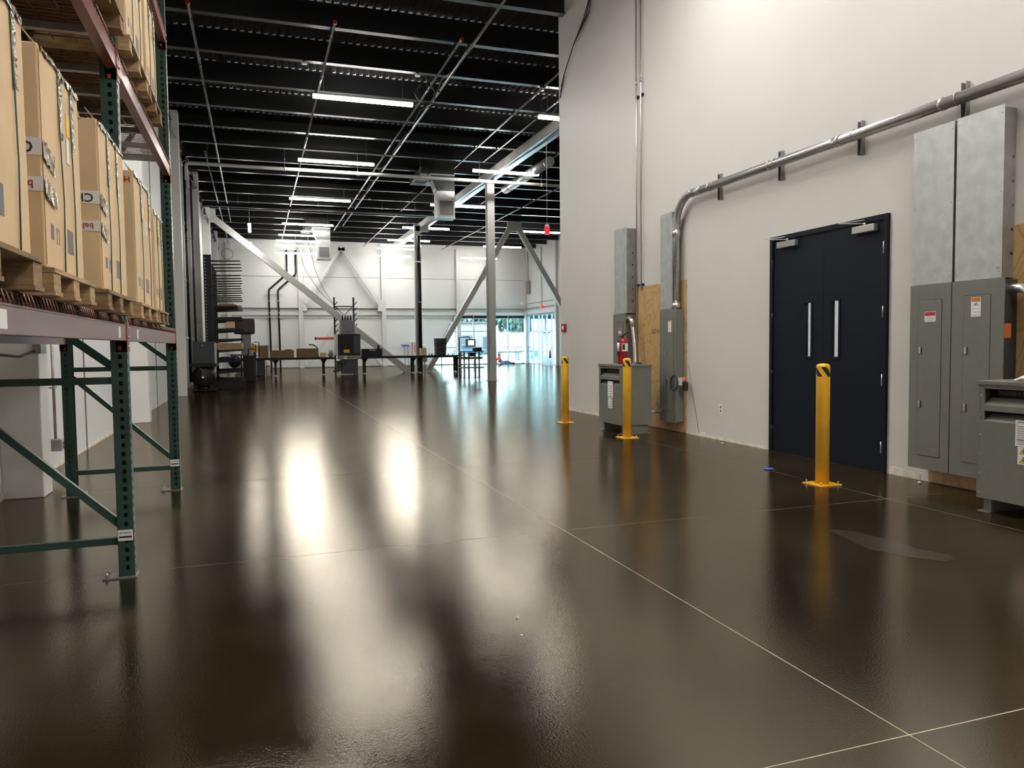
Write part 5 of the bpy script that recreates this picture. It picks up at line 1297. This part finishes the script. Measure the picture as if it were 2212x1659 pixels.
m = MB(); m.prism([(23.6, 92, .15), (27.9, 92, .15), (27.9, 92, .65), (26.9, 92, .8), (26.2, 92, 1.35), (24.6, 92, 1.35), (24.0, 92, .85), (23.6, 92, .75)], (0, 1.7, 0)); m.build('body', 'paintblue', t, bevel=.05)
for x in (24.3, 27.1): MB().cyl((x, 91.95, .27), (x, 92.15, .27), .32, 18).build('wheel', 'rubber', t)
B(24.75, 26.2, 91.985, 92.0, .85, 1.2).build('side_window', 'void', t)
for k, (x, y) in enumerate(((19.6, 58.5), (23.0, 64.0))):
    t = thing('picnic_bench', ['left low bench outside the glazing', 'right low bench outside the glazing'][k], 'bench', (x, y, 0))
    B(x-1.0, x+1.0, y-.3, y+.3, .60, .72).build('top', 'darkmetal', t)
    for dx in (-.8, .8): B(x+dx-.05, x+dx+.05, y-.3, y+.3, -.06, .60).build('leg', 'darkmetal', t)
def crown_mesh():
    m = MB()
    for k in range(420):
        u, v, w_ = random.gauss(0, 1), random.gauss(0, 1), random.gauss(0, 1); n = math.sqrt(u*u+v*v+w_*w_); r_ = R(.5, 1)
        c = Vector((u/n*2.1*r_, v/n*2.1*r_, w_/n*2.7*r_)); a = Vector((R(-1, 1), R(-1, 1), R(-1, 1))).normalized()*R(.18, .42); b = a.cross(Vector((R(-1, 1), R(-1, 1), R(-1, 1)))).normalized()*R(.12, .3)
        m.add([c-a-b, c+a-b, c+a+b, c-a+b], [(0, 1, 2, 3)])
    return m
tr = thing('tree', 'leafy tree standing in the row outside the glazing', 'tree', (0, 0, -.05), 'trees outside')
MB().tube([(0, 0, -.05), (.05, 0, 2), (.0, .1, 4.2), (.1, 0, 6)], [.17, .14, .11, .05], 8).build('trunk', 'bark', tr)
m = MB()
for q in range(5):
    a = q*1.3; m.tube([(0, 0, 3+.4*q), (.9*math.cos(a), .9*math.sin(a), 4.1+.4*q)], [.05, .02], 5)
m.build('branch', 'bark', tr)
cm = crown_mesh(); cm.v = [(x, y, z+5.4) for x, y, z in cm.v]; cm.build('crown', 'leaf', tr, kind='stuff')
spots = []
for i in range(60): a = R(.312, .47); d = R(103, 122); spots.append((a*d, d))
for i in range(16): a = R(.20, .30); d = R(124, 140); spots.append((a*d, d))
for i in range(30): a = R(.372, .44); d = R(64, 96); spots.append((a*d, d))
for i in range(3): spots.append((12.6+1.5*i, 66+i))
kept = []
for p in spots:
    if all(math.hypot(p[0]-q[0], p[1]-q[1]) > 4.3 for q in kept): kept.append(p)
spots = kept
for i, (x, y) in enumerate(spots):
    o = tr if i == 0 else dup(tr, (0, 0, 0))
    o.location = (x, y, R(-.6, .6) if (y > 102 and x > 31) else -.05 + max(0, (y-75)/27*3.0 if x > 31 and y > 75 else 0)); s = R(.8, 1.25) * (.6 if y < 75 and x < 20 else 1); o.scale = (s, s, s*R(.9, 1.2)); o.rotation_euler = (0, 0, R(0, 6.28))
